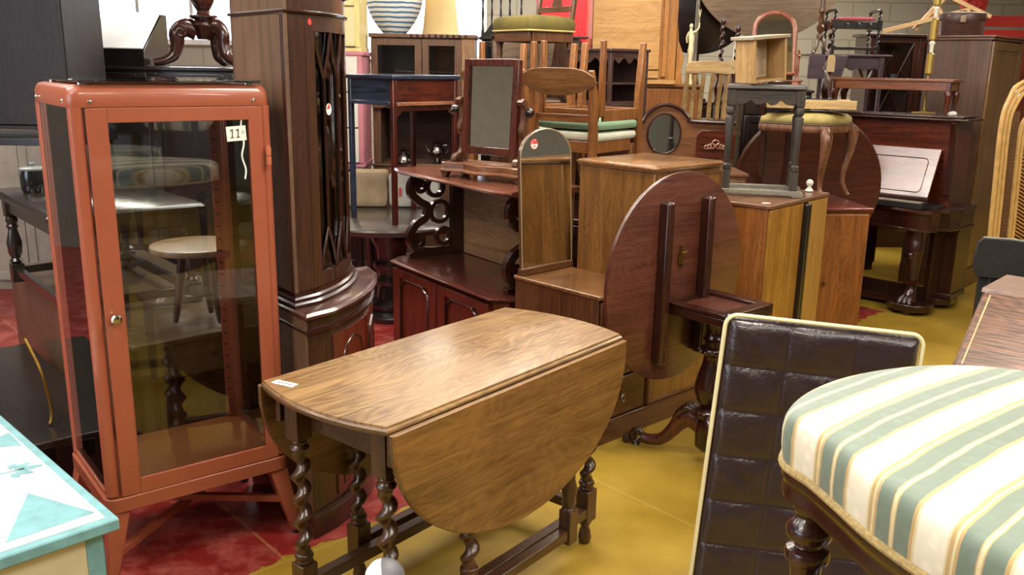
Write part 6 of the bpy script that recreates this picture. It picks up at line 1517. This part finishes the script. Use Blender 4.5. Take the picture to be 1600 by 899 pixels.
# ================================================================ left group
def build_left():
    dk = wood('polished_black_oak', '15110f', '332923', 'x', .8, .2, .7, .6); dkz = wood('polished_black_oak', '15110f', '332923', 'z', .8, .25, .6, .6)
    gb = wood('grey_brown_oak', '3c2f22', '6b5843', 'x', .8, .35, .3, .7); gbz = wood('grey_brown_oak', '3c2f22', '6b5843', 'z', .8, .35, .3, .7)
    # lower drop leaf table: origin at its near corner, x to the right rear, y to the left rear
    t = thing('long_dropleaf_table', 'long grey brown drop-leaf table under the black oak table behind the orange cabinet', 'table', (-1.345, 3.01, 0), R(41))
    w, l, h = .62, 1.68, .58
    b = MB(); b.box(0, w, 0, l, h-.022, h); b.done('tabletop', gb, t, .005)
    b = MB(); b.box(-.028, -.008, .01, l-.01, h-.555, h-.004); b.done('drop_leaf', gb, t, .005)
    b = MB(); b.box(.03, w-.03, .03, .05, h-.16, h-.0225); ap = b.done('end_apron', gb, t)
    MB().lathe([(.004, 0), (.012, .01), (.010, .02), (.001, .022)], seg=12, M=Matrix.Translation((w/2, .03, h-.09)) @ Matrix.Rotation(R(90), 4, 'X')).done('knob', dkz, ap, 0)
    MB().box(.03, .05, .051, l-.05, h-.12, h-.0225).done('side_apron', gb, t); MB().box(w-.05, w-.03, .051, l-.05, h-.12, h-.0225).done('side_apron', gb, t)
    for x in (.07, w-.07):
        for y in (.09, l-.09):
            b = MB(); b.box(x-.025, x+.025, y-.025, y+.025, h-.17, h-.0225); b.lathe([(.018, 0), (.026, .03), (.014, .06), (.028, .16), (.018, .28), (.026, .32), (.02, .34), (.025, .41)], (x, y, 0), 14); b.done('leg', gbz, t, 0, smooth=40)
    tr = cupboard('added_dark_chest', 'dark wooden chest added to darken the gap under the long drop-leaf table', 'chest', (-1.345+.13*.755-.15*.656, 3.01+.13*.656+.15*.755, 0), R(41), .36, 1.0, .40, EBO, doors=1, panel=False)  # chest added to keep the space under the table dark
    tb = thing('added_dark_box', 'long low black box added to darken the floor at the far left beside the drop-leaf table', 'box', (-1.345, 3.01, 0), R(41))  # box added so the floor beside the leaf reads dark
    MB().box(-.52, -.07, .06, 1.3, .01, .24).done('body', EBO('x'), tb); MB().box(-.528, -.062, .052, 1.308, .2405, .28).done('lid', EBO('x'), tb, .005); MB().box(-.33, -.27, .046, .0515, .2, .26).done('clasp', iron(), tb)
    rd = MB(); rd.tube(spline([(-1.66, 3.00, .286), (-1.66, 3.02, .33), (-1.69, 3.04, .46), (-1.76, 3.08, .58)], 6), .006, 8)
    o = rd.done('brass_rod', brass(), None, 0); tag(o, 'thin curved brass rod leaning at the far left above the black box', 'rod')
    # black oak table stacked on it: near corner, same axes
    t = thing('black_oak_table', 'polished black oak table with turned legs stacked on the long drop-leaf table', 'table', (-1.72, 3.25, .5805), R(41))
    w, l, h = .60, .92, .42
    b = MB(); b.rings([[Vector((x, y, z)) for x, y in rrect(-k, w+k, -k, l+k, .02)] for k, z in ((-.006, h-.03), (.004, h-.026), (.004, h-.012), (-.002, h-.006), (-.01, h))]); b.done('tabletop', dk, t, 0, smooth=35)
    for a in ((.04, w-.04, .04, .06), (.04, w-.04, l-.06, l-.04), (.04, .06, .061, l-.061), (w-.06, w-.04, .061, l-.061)): MB().box(*a, h-.10, h-.0305).done('apron', dk, t)
    for x in (.055, w-.055):
        for y in (.055, l-.055):
            b = MB(); b.box(x-.026, x+.026, y-.026, y+.026, 0, .085); b.lathe([(.018, .0855), (.028, .095), (.018, .11), (.028, .13), (.032, .18), (.018, .24), (.026, .255), (.02, .265), (.026, .28), (.022, .30)], (x, y, 0), 16); b.box(x-.026, x+.026, y-.026, y+.026, .30, h-.0305); b.done('leg', dkz, t, .002, smooth=40)
    for a in ((.082, w-.082, .042, .068), (.082, w-.082, l-.068, l-.042), (.042, .068, .082, l-.082), (w-.068, w-.042, .082, l-.082)): MB().box(*a, .035, .07).done('stretcher', dk, t)
    # small round table added for a round shape showing in the cabinet glass
    t = thing('added_round_table', 'small round table with tan rim, added on the long table for a round shape showing in the glass', 'table', (-1.20, 3.33, .5805), R(0))
    b = MB(); b.lathe([(.155, .285), (.172, .29), (.175, .30), (.172, .31), (.16, .312), (.0005, .312)], seg=48); b.done('tabletop', wood('tan_rim_wood', '6b5540', '9c8264', 'x', .8, .35, .3), t, 0, smooth=35)
    for k in range(3):
        a = R(90+120*k); MB().tube(spline([(.06*math.cos(a), .06*math.sin(a), .285), (.075*math.cos(a), .075*math.sin(a), .15), (.10*math.cos(a), .10*math.sin(a), .012)], 5), interp([.013, .018, .010], 5), 10).done('leg', dkz, t, 0)
    MB().lathe([(.085, .12), (.09, .125), (.085, .13)], seg=24).done('stretcher_ring', dkz, t, 0)
    # jar on the black table
    j = thing('black_jar', 'black lidded jar on the far left end of the black oak table', 'jar', (-2.09, 3.87, 1.0012), 0)
    MB().lathe([(.045, 0), (.05, .01), (.052, .06), (.045, .095), (.0005, .0955)], seg=24).done('body', plain('black_glaze', '141314', .2, coat=.5), j, 0)
    MB().lathe([(.055, .096), (.056, .103), (.05, .108), (.012, .112), (.015, .125), (.0005, .13)], seg=24).done('lid', plain('grey_lid', '6f7473', .35), j, 0)
    # tall dark wardrobe upper left on a dark stand
    t = thing('dark_stand', 'dark stand carrying the tall dark wardrobe at the far left', 'stand', (-3.17, 4.60, 0), 0)
    MB().box(0, .93, 0, .48, 1.13, 1.17).done('top', EBO('x'), t)
    for x in (.02, .86):
        for y in (.02, .42): MB().box(x, x+.05, y, y+.045, 0, 1.1295).done('leg', EBO('z'), t)
    t = thing('dark_wardrobe', 'tall almost black wardrobe in the upper left corner of the view', 'wardrobe', (-3.17, 4.62, 1.1705), 0)
    dw = wood('blackish_plum_wood', '131116', '2a2428', 'z', .6, .55, .0, .8)
    b = MB(); b.box(0, .90, .02, .45, .06, 1.25); b.done('carcass', dw, t)
    b = MB(); b.prism([(0, 0), (.12, 0), (.15, .03), (.19, .04), (.71, .04), (.75, .03), (.78, 0), (.90, 0), (.90, .0595), (0, .0595)], 'y', .01, .44); b.done('plinth', dw, t, .003)
    MB().box(.005, .445, 0, .0195, .065, 1.24).done('door', dw, t); MB().box(.455, .895, 0, .0195, .065, 1.24).done('door', dw, t)
    # black cupboard with the slope box, tripod table and glass shelf sheet
    cupboard('black_cupboard', 'black cupboard behind the orange cabinet carrying a slope box and a tripod base', 'cupboard', (-2.62, 5.24, 0), R(0), 1.02, .50, 1.53, EBO, doors=2)
    t = thing('slope_box', 'black slope-topped box with a glaring white lid on the black cupboard', 'box', (-2.50, 5.34, 1.5305), R(-6))
    b = MB(); b.prism([(0, 0), (.30, 0), (.30, .30), (.24, .30), (0, .09)], 'x', 0, .36); b.done('body', EBO('x'), t, .003)
    Ms = Matrix.Translation((0, -.002, .094)) @ Matrix.Rotation(math.atan2(.21, .24), 4, 'X')
    b = MB(); b.box(.005, .355, 0, .318, .001, .012, Ms); b.done('white_lid', plain('glossy_white', 'e6e8ea', .2, coat=.6, var=.01), t, .003, 'glossy white sloping lid')
    t = thing('tripod_base', 'dark carved tripod table base with scrolled legs above the orange cabinet', 'table base', (-1.84, 5.46, 1.5305), 0)
    b = MB(); b.lathe([(.04, .16), (.055, .20), (.07, .24), (.05, .27), (.08, .285), (.08, .295), (.05, .305), (.035, .32), (.05, .345), (.068, .38), (.062, .42), (.04, .45), (.05, .47), (.05, .80)], seg=24); b.done('column', MAHD('z'), t, 0)
    for k, a in enumerate((R(200), R(330), R(85))):
        Mr = Matrix.Rotation(a, 4, 'Z'); b = MB()
        cl = spline([(.04, .20), (.10, .225), (.15, .19), (.155, .13), (.175, .07), (.23, .035), (.29, .025)], 6); wd = interp([.05, .055, .048, .038, .032, .026, .020], 6)
        rings = []
        for i, p in enumerate(cl):
            a_ = cl[max(0, i-1)]; c_ = cl[min(len(cl)-1, i+1)]; tt = (c_-a_).normalized(); nn = Vector((-tt.y, tt.x))
            rings.append([Mr @ Vector((p.x+nn.x*wd[i]*math.cos(q), .03*math.sin(q), p.y+nn.y*wd[i]*math.cos(q))) for q in [2*PI*j/12 for j in range(12)]])
        b.rings(rings); lg = b.done('leg', MAHD('z'), t, 0, smooth=60)
        b = MB(); b.tube([Mr @ Vector((.13+.035*(1-q*.6)*math.cos(9*q), .028, .20+.035*(1-q*.6)*math.sin(9*q))) for q in [i/20 for i in range(21)]], .005, 5); b.done('scroll', MAHD('z'), lg, 0)
    cupboard('cream_cabinet', 'cream painted low cabinet beyond the black oak table at the far left', 'cabinet', (-3.9, 6.0, 0), R(0), 1.15, .5, 1.12, lambda a: plain('cream_grey_paint', 'a9a59a', .5), doors=2)
build_left()

def build_centre_back():
    # round dark table
    t = thing('round_pedestal_table', 'dark round pedestal table with thick turned column between the corner cabinet and chiffonier', 'table', (-.82, 5.82, 0), 0)
    b = MB(); b.lathe([(.50, .545), (.535, .55), (.54, .56), (.552, .57), (.56, .582), (.556, .594), (.545, .60), (.0005, .60)], seg=90); b.done('tabletop', wood('dusty_dark_top', '26201c', '4e443d', 'x', .6, .3, .5, .8), t, 0, smooth=35)
    b = MB(); b.lathe([(.15, .06), (.16, .10), (.10, .13), (.09, .20), (.115, .23), (.115, .25), (.085, .26), (.095, .30), (.12, .33), (.12, .36), (.09, .38), (.10, .45), (.13, .50), (.14, .5445)], (.06, -.32, 0), 28); b.done('column', EBO('z'), t, 0)
    b = MB(); b.lathe([(.20, 0), (.20, .03), (.16, .0595)], (.06, -.32, 0), 28); b.done('foot', EBO('z'), t, 0)
    b = MB(); b.lathe([(.12, 0), (.10, .2), (.12, .5445)], (-.1, .3, 0), 24); b.done('column', EBO('z'), t, 0)
    # blue black and red desk
    t = thing('chinese_side_table', 'worn red lacquer side table with a blue black end standing on the round table', 'table', (-.728, 5.43, .6005), R(50))
    rd = wood('worn_red_lacquer', '1f0907', '5f2413', 'x', .7, .3, .5, .9); rz_ = wood('worn_red_lacquer', '1f0907', '5f2413', 'z', .7, .3, .5, .9); bl = wood('blue_black_lacquer', '15171f', '333b4e', 'y', .5, .3, .5, .9)
    w, d, h = .56, .42, .905
    b = MB(); b.box(-.012, w+.012, -.012, d+.012, h-.028, h); b.done('tabletop', bl, t, .006)
    b = MB(); b.box(.03, w-.03, .004, .02, h-.16, h-.0285); b.done('drawer_front', rd, t, .004)
    b = MB(); b.box(.03, w-.03, -.004, .02, h-.185, h-.1605); b.done('lower_moulding', wood('rubbed_moulding', '5b2a1a', '9a6a4c', 'x', .8, .3, .4), t, .004)
    b = MB(); b.prism([(.03, h-.1855), (w-.03, h-.1855), (w-.03, h-.25), (w-.06, h-.235), (w-.08, h-.215), (.08, h-.215), (.06, h-.235), (.03, h-.25)], 'y', .006, .018); b.done('bracket_apron', rd, t, .001)
    b = MB(); b.box(.004, .02, .03, d-.03, h-.155, h-.0285); b.done('end_panel', bl, t); b = MB(); b.box(-.004, .02, .03, d-.03, h-.18, h-.1555); b.done('end_moulding', bl, t, .004)
    MB().box(.03, w-.03, d-.02, d-.004, h-.16, h-.0285).done('back_panel', rd, t); MB().box(w-.02, w-.004, .03, d-.03, h-.16, h-.0285).done('end_panel', rd, t)
    for x in (0, w-.03):
        for y in (0, d-.03):
            b = MB(); b.prism([(x, y), (x+.03, y), (x+.03, y+.03), (x, y+.03)], 'z', 0, h-.0285); b.done('leg', rz_ if x or y == 0 else bl, t, .004)
    # wrapped linen parcel
    t = thing('wrapped_parcel', 'white and beige wrapped parcel lying on the dark round table', 'parcel', (-.86, 6.25, .6005), R(4))
    random.seed(11)
    def lump(x0, x1, y0, y1, z0, z1, mat, nm, lb):
        b = MB(); nx, ny, nz = 8, 6, 5
        bm = b.bm; bmesh.ops.create_cube(bm, size=1); bmesh.ops.subdivide_edges(bm, edges=bm.edges[:], cuts=5, use_grid_fill=True)
        for v in bm.verts:
            s = 1 - .05*abs(v.co.z*2)**3
            v.co = Vector(((x0+x1)/2+v.co.x*s*(x1-x0)+random.uniform(-.006, .006), (y0+y1)/2+v.co.y*s*(y1-y0)+random.uniform(-.006, .006), max(z0, (z0+z1)/2+v.co.z*(z1-z0)+(random.uniform(-.008, .008) if v.co.z > -.4 else 0))))
        return b.done(nm, mat, t, 0, lb, smooth=60, merge=False, subsurf=1)
    lump(-.30, -.02, -.11, .11, 0, .245, plain('beige_blanket', '9f8a6c', .8, var=.2, vscale=8), 'beige_wrap', 'beige folded cloth')
    lump(-.015, .34, -.11, .11, 0, .235, plain('crumpled_white_sheet', 'bfbab0', .8, var=.15, vscale=8), 'white_wrap', 'crumpled white sheet with a red mark')
    b = MB(); b.box(.06, .075, -.122, -.116, .08, .14); b.done('red_mark', redink(), t, 0)
    # glazed dresser with niche
    t = thing('glazed_dresser', 'brown oak dresser with glazed doors above an open niche, behind the red lacquer table', 'dresser', (-1.09, 6.92, 0), 0)
    ok, ox = wood('mid_brown_oak', '40291a', '73513a', 'z', 1, .4, .25), wood('mid_brown_oak', '40291a', '73513a', 'x', 1, .4, .25)
    w, d = .78, .42
    MB().box(0, w, 0, d, .05, .80).done('base', ok, t)
    MB().box(-.01, w+.01, -.012, d, .8005, .82).done('counter', ox, t, .004)
    for a in ((0, .06), (w-.08, w)): MB().box(a[0], a[1], .04, d-.02, .8205, 1.24).done('niche_side', ok, t)
    MB().box(.06, w-.08, d-.03, d-.01, .8205, 1.24).done('niche_back', MAHD('x'), t)
    b = MB(); b.prism([(.0, 1.26), (.0, 1.24), (.08, 1.24), (.12, 1.262), (.66, 1.262), (.70, 1.24), (w, 1.24), (w, 1.30), (0, 1.30)], 'y', .0, .02); b.done('arched_apron', ox, t, .002)
    MB().box(0, w, .0205, d, 1.2405, 1.30).done('drawer_band', ox, t)
    for a in ((0, .02), (w-.02, w)): MB().box(a[0], a[1], .0205, d, 1.3005, 1.76).done('case_side', ok, t)
    MB().box(.0205, w-.0205, d-.02, d, 1.3005, 1.76).done('case_back', MAHD('x'), t)
    b = MB(); b.box(-.015, w+.015, -.02, d, 1.7605, 1.79); b.done('cornice', ox, t, .006)
    b = MB()
    for k in range(10): b.box(.30+.045*k, .315+.045*k, -.026, -.0205, 1.765, 1.785)
    b.done('carved_cornice_marks', MAHD('x'), t, 0, merge=False)
    for k, (x0, x1) in enumerate(((.0, .38), (.385, w-.10))):
        b = MB(); frame_mb(b, x0, x1, 1.305, 1.755, .05, .0, .02); dr = b.done('door', ok, t); MB().box(x0+.045, x1-.045, .009, .012, 1.35, 1.71).done('pane', GL, dr, 0)
    MB().box(w-.098, w, -.004, .02, 1.3005, 1.7595).done('pilaster', wood('pale_oak_pilaster', '6b4a2e', '9d7750', 'z', 1, .4, .2), t)
    # cloche and coffee pot on the counter
    t = thing('silver_cloche', 'small silver domed cover on the dresser counter', 'cloche', (-.86, 6.975, .8205), 0)
    sv = plain('tarnished_silver', '75706a', .22, 1, var=.1)
    MB().lathe([(.085, 0), (.085, .008), (.07, .012), (.066, .03), (.05, .06), (.028, .08), (.022, .088), (.03, .096), (.018, .106), (.008, .112)], seg=28).done('dome', sv, t, 0, smooth=50)
    MB().lathe([(.006, .1125), (.012, .12), (.012, .128), (.005, .136), (.008, .142), (.0005, .15)], seg=16).done('finial', sv, t, 0)
    t = thing('coffee_pot', 'silver coffee pot with dark handle right of the domed cover', 'pot', (-.60, 6.99, .8205), 0)
    MB().lathe([(.05, 0), (.05, .006), (.02, .014), (.03, .03), (.058, .06), (.062, .09), (.045, .115), (.035, .14), (.042, .15)], seg=26).done('body', sv, t, 0, smooth=60)
    MB().lathe([(.044, .1505), (.036, .16), (.015, .17), (.006, .176), (.010, .184), (.0005, .192)], seg=20).done('lid', sv, t, 0)
    MB().tube(spline([(.035, 0, .135), (.075, 0, .14), (.085, 0, .10), (.055, 0, .07)], 6), .006, 8).done('handle', EBO('z'), t, 0)
    MB().tube(spline([(-.05, 0, .08), (-.075, 0, .11), (-.085, 0, .145)], 5), interp([.012, .008, .006], 5), 8).done('spout', sv, t, 0)
    MB().lathe([(.04, 0), (.045, .002), (.045, .008), (.0005, .009)], (-.08, -.03, 0), 20)
    # pink and cream chests
    cupboard('dark_low_chest', 'dark low chest under the pink and white drawers', 'chest', (-1.68, 6.60, 0), R(0), .56, .42, .82, EBO, doors=2)
    def drawers(name, label, loc, w, d, h, fm, dm, n, knob, z0=.04):
        t = thing(name, label, 'chest of drawers', loc, 0)
        MB().box(0, w, .02, d, 0.03, h-.03).done('carcass', fm, t); MB().box(-.006, w+.006, .01, d, 0, .0295).done('plinth', fm, t)
        b = MB(); b.box(-.015, w+.015, 0, d, h-.0295, h); b.done('top', fm, t, .006)
        b = MB(); frame_mb(b, 0, w, .03, h-.03, .035, .004, .0195); b.done('face_frame', fm, t)
        step = (h-.06)/n
        for k in range(n):
            b = MB(); b.box(.036, w-.036, -.004, .018, .036+step*k, .024+step*(k+1)); dr = b.done('drawer', dm, t, .003)
            b = MB(); b.lathe([(.006, 0), (.006, .01), (.016, .014), (.014, .026), (.001, .03)], seg=14, M=Matrix.Translation((w/2+.06, -.004, .03+step*(k+.5))) @ Matrix.Rotation(R(90), 4, 'X')); b.done('knob', knob, dr, 0)
    pink = plain('pink_paint', 'b5727c', .5, var=.08); wh = plain('off_white_drawer_paint', 'ccc6bb', .5, var=.05)
    drawers('pink_chest', 'pink framed chest with white drawers left of the red lacquer table', (-1.595, 6.62, .8205), .485, .38, .83, pink, wh, 3, wh)
    cr = plain('chipped_cream_paint', 'd0bd7c', .5, var=.12, vscale=25); cr2 = plain('pale_cream_drawer_paint', 'cdc08e', .5, var=.08)
    drawers('cream_chest', 'pale yellow painted drawers stacked on the pink drawers', (-1.58, 6.62, 1.651), .46, .36, .62, cr, cr2, 2, cr)
    # basket and lampshade on the dresser
    t = thing('wicker_basket', 'upturned white and blue woven basket on top of the glazed dresser', 'basket', (-.94, 7.16, 1.7905), 0, rx=R(0))
    mt, nt, bs = nodes('blue_white_weave'); L = nt.links.new
    tc = N(nt, 'ShaderNodeTexCoord'); wv = N(nt, 'ShaderNodeTexWave', wave_type='BANDS', bands_direction='Z'); wv.inputs['Scale'].default_value = 9; wv.inputs['Distortion'].default_value = 1.5; wv.inputs['Detail'].default_value = 3
    L(tc.outputs['Object'], wv.inputs[0]); cr_ = N(nt, 'ShaderNodeValToRGB'); cr_.color_ramp.elements[0].position = .62; cr_.color_ramp.elements[1].position = .7
    cr_.color_ramp.elements[0].color = lin('dbdcd6'); cr_.color_ramp.elements[1].color = lin('4a7199'); L(wv.outputs[0], cr_.inputs[0]); L(cr_.outputs[0], bs.inputs['Base Color']); bs.inputs['Roughness'].default_value = .6
    b = MB(); n = 60
    rg = []
    for i in range(19):
        q = i/18; r = .205*math.sin(PI*(.10+.52*q))**.8; z = .002+.36*q
        rg.append([Vector((r*1.06*math.cos(2*PI*j/n)*(1+.015*math.sin(j*PI+i*PI)), r*.85*math.sin(2*PI*j/n)*(1+.015*math.sin(j*PI+i*PI)), z)) for j in range(n)])
    b.rings(rg); b.done('woven_body', mt, t, 0, smooth=50)
    b = MB(); b.tube([(.205*math.cos(a), .165*math.sin(a), .362) for a in [2*PI*i/40 for i in range(40)]], .010, 8, closed=True); b.done('rim', plain('white_wicker', 'dbdcd6', .6), t, 0)
    t = thing('lampshade', 'cream fabric lampshade lit by the window beside the wicker basket', 'lampshade', (-.585, 7.16, 1.7905), 0)
    b = MB(); n = 48; b.rings([[Vector((r*math.cos(2*PI*j/n), r*math.sin(2*PI*j/n), z)) for j in range(n)] for r, z in ((.145, .002), (.134, .06), (.124, .16), (.110, .34), (.108, .34), (.122, .16), (.132, .06), (.143, .002))], closed=True, cap=False)
    sh, nt, bs = nodes('cream_shade_fabric'); bs.inputs['Base Color'].default_value = lin('e9d9a6'); bs.inputs['Roughness'].default_value = .8
    trn = N(nt, 'ShaderNodeBsdfTranslucent'); trn.inputs[0].default_value = lin('f0d690'); mxs = N(nt, 'ShaderNodeMixShader'); mxs.inputs[0].default_value = .5
    nt.links.new(bs.outputs[0], mxs.inputs[1]); nt.links.new(trn.outputs[0], mxs.inputs[2]); nt.links.new(mxs.outputs[0], [x for x in nt.nodes if x.type == 'OUTPUT_MATERIAL'][0].inputs[0])
    b.done('shade', sh, t, 0); b = MB(); b.tube([(.146*math.cos(a), .146*math.sin(a), .004) for a in [2*PI*i/40 for i in range(40)]], .004, 6, closed=True); b.done('lower_trim', plain('shade_trim', 'c5ad76', .6), t, 0)
    # dark cabinet with swan neck and spindles
    t = thing('swan_neck_cabinet', 'black cabinet with swan neck crest and spindle gallery right of the lampshade', 'cabinet', (-.265, 7.10, 0), 0)
    e, ex_ = EBO('z'), EBO('x')
    MB().box(0, .30, .02, .32, 0, 1.76).done('carcass', e, t)
    b = MB(); frame_mb(b, .005, .295, 1.25, 1.75, .045, .0, .0195); dr = b.done('door', e, t); MB().box(.045, .255, .006, .012, 1.29, 1.71).done('pane', plain('dark_glass', '15161a', .06, coat=.5), dr, 0)
    MB().lathe([(.004, 0), (.010, .012), (.001, .018)], seg=12, M=Matrix.Translation((.03, 0, 1.50)) @ Matrix.Rotation(R(90), 4, 'X')).done('knob', chrome(), dr, 0)
    b = MB(); b.box(-.02, .32, -.02, .33, 1.7605, 1.782); b.done('top_shelf', ex_, t, .005)
    b = MB(); b.prism([(-.01, 1.7825), (.31, 1.7825), (.30, 1.80), (.27, 1.82), (.235, 1.87), (.205, 1.89), (.18, 1.875), (.165, 1.845), (.15, 1.84), (.135, 1.845), (.12, 1.875), (.095, 1.89), (.065, 1.87), (.03, 1.82), (0, 1.80)], 'y', -.008, .010); cb = b.done('swan_neck_crest', ex_, t, .002)
    b = MB()
    for s in (-1, 1): b.tube([(.15+s*(.045)+.020*math.cos(a), -.010, 1.835+.020*math.sin(a)) for a in [2*PI*i/12 for i in range(12)]], .004, 5, closed=True)
    b.done('scroll_carving', ex_, cb, 0)
    for k, x in enumerate((.0, .07, .14, .21, .30)): MB().lathe([(.011, 1.7825), (.014, 1.80), (.010, 1.86), (.006, 1.90), (.011, 1.96), (.006, 2.02), (.012, 2.10), (.012, 2.22)], (x, .18, 0), 12).done('spindle', e, t, 0)
    MB().box(-.02, .32, .165, .195, 2.2205, 2.24).done('gallery_rail', ex_, t)
    # red screen behind the velvet chair
    t = thing('red_screen', 'bright red cloth covered panel behind the velvet chair', 'screen', (.16, 7.65, 0), 0)
    MB().box(0, .46, 0, .04, 0.05, 2.5).done('cloth_panel', plain('red_cloth', 'c0242c', .8, var=.06), t, .006); MB().box(.0, .46, -.10, .14, 0, .0495).done('foot', EBO('x'), t)
build_centre_back()

def build_right_back():
    t = thing('glazed_bookcase', 'dark mahogany bookcase with astragal glass at the back, left of the tall wardrobe', 'bookcase', (3.10, 8.10, 0), 0)
    m_, mx_ = MAHD('z'), MAHD('x'); w = .86
    MB().box(0, w, 0, .40, 0, .95).done('base', m_, t); MB().box(-.01, w+.01, -.012, .41, .9505, .97).done('counter', mx_, t)
    for a in ((0, .02), (w-.02, w)): MB().box(a[0], a[1], .0205, .36, .9705, 1.87).done('case_side', m_, t)
    MB().box(.0205, w-.0205, .34, .36, .9705, 1.87).done('case_back', MAHR('z'), t)
    b = MB(); b.box(-.03, w+.03, -.03, .38, 1.8705, 1.90); b.done('cornice', mx_, t, .008)
    for k, (x0, x1) in enumerate(((0, w/2-.002), (w/2+.002, w))):
        b = MB(); frame_mb(b, x0, x1, .975, 1.865, .045, 0, .02); dr = b.done('door', m_, t); MB().box(x0+.04, x1-.04, .009, .012, 1.02, 1.82).done('pane', GL, dr, 0)
        b = MB(); xc = (x0+x1)/2; hw = (x1-x0)/2-.045
        for p in (((xc-hw, 1.02), (xc, 1.42), (xc+hw, 1.82)), ((xc+hw, 1.02), (xc, 1.42), (xc-hw, 1.82)), ((xc-hw, 1.42), (xc, 1.75), (xc+hw, 1.42)), ((xc-hw, 1.42), (xc, 1.09), (xc+hw, 1.42))): b.tube([(x, .004, z) for x, z in p], .006, 6)
        b.done('astragal_bars', m_, dr, 0, merge=False)
    MB().box(.03, w-.03, .05, .33, 1.40, 1.415).done('shelf', mx_, t, 0)
    for k, (x, r, h) in enumerate(((.16, .05, .11), (.30, .035, .14), (.58, .055, .09))):
        g = MB().lathe([(r*.6, 0), (r*.7, .005), (r, h*.5), (r*.7, h*.85), (r*.75, h)], seg=20).done('glass_vase', plain('blue_white_glassware', 'b9c6da', .12, coat=.6), None, 0, smooth=60)
        g.location = (3.10+x, 8.10+.18, 1.4155); tag(g, ('wide pale vase on the left of the bookcase shelf', 'slim pale vase second on the bookcase shelf', 'squat pale bowl on the right of the bookcase shelf')[k], 'vase')
    # wooden trestle on top
    t = thing('wooden_trestle', 'pale wooden folding trestle frame lying on the dark bookcase', 'trestle', (3.25, 8.25, 1.9005), 0)
    pw = wood('pale_trestle_wood', '9a7a50', 'c3a071', 'x', 1, .6, 0)
    for k, (a, c) in enumerate((((0, 0, .02), (.75, 0, .22)), ((.30, .05, .04), (.62, .05, .42)), ((.62, .10, .03), (.40, .10, .46)), ((.50, .02, .35), (.95, .02, .16)))):
        A, C_ = Vector(a), Vector(c); u = (C_-A).normalized(); n = Vector((-u.z, 0, u.x))*.018
        b = MB(); b.hexa([p + Vector((0, y, 0)) for y in (-.018, .018) for p in (A-n, C_-n, C_+n, A+n)]); b.done('bar', pw, t, .003)
    # red painted metal bedstead
    t = thing('red_bedstead', 'bright red painted bedstead with round medallions at the back right', 'bedstead', (4.10, 9.70, 0), 0)
    rp = plain('red_gloss_paint', 'c03a34', .35, coat=.3, var=.06)
    for x in (.62, 1.62): 
        b = MB(); b.box(x-.035, x+.035, -.02, .03, 0, 2.30); p = b.done('post', rp, t)
        b = MB(); b.lathe([(.13, 0), (.14, .004), (.14, .02), (.12, .026), (.0005, .026)], seg=32, M=Matrix.Translation((x, -.021, 2.28)) @ Matrix.Rotation(R(90), 4, 'X')); md = b.done('medallion', rp, p, 0)
        b = MB(); b.tube([Vector((x+.09*math.cos(a)*(1-.25*abs(math.sin(2*a))), -.049, 2.28+.09*math.sin(a)*(1-.25*abs(math.sin(2*a))))) for a in [2*PI*i/32 for i in range(32)]], .010, 6, closed=True); b.tube([Vector((x, -.049, 2.20)), Vector((x, -.049, 2.36))], .008, 6); b.done('relief', plain('dark_red_paint', '8e211f', .4), md, 0, merge=False)
    for z0, z1 in ((1.55, 1.78), (1.82, 2.02), (2.05, 2.16)): MB().box(.25, 2.4, 0, .025, z0, z1).done('rail', rp, t)
    for x in (.27, 2.36): MB().box(x-.03, x+.03, -.01, .035, 0, 2.2).done('end_post', rp, t)
    cupboard('reddish_cupboard', 'reddish brown cupboard behind the tall wardrobe', 'cupboard', (4.02, 8.40, 0), R(0), 1.1, .5, 1.90, MAHR, doors=2)
build_right_back()
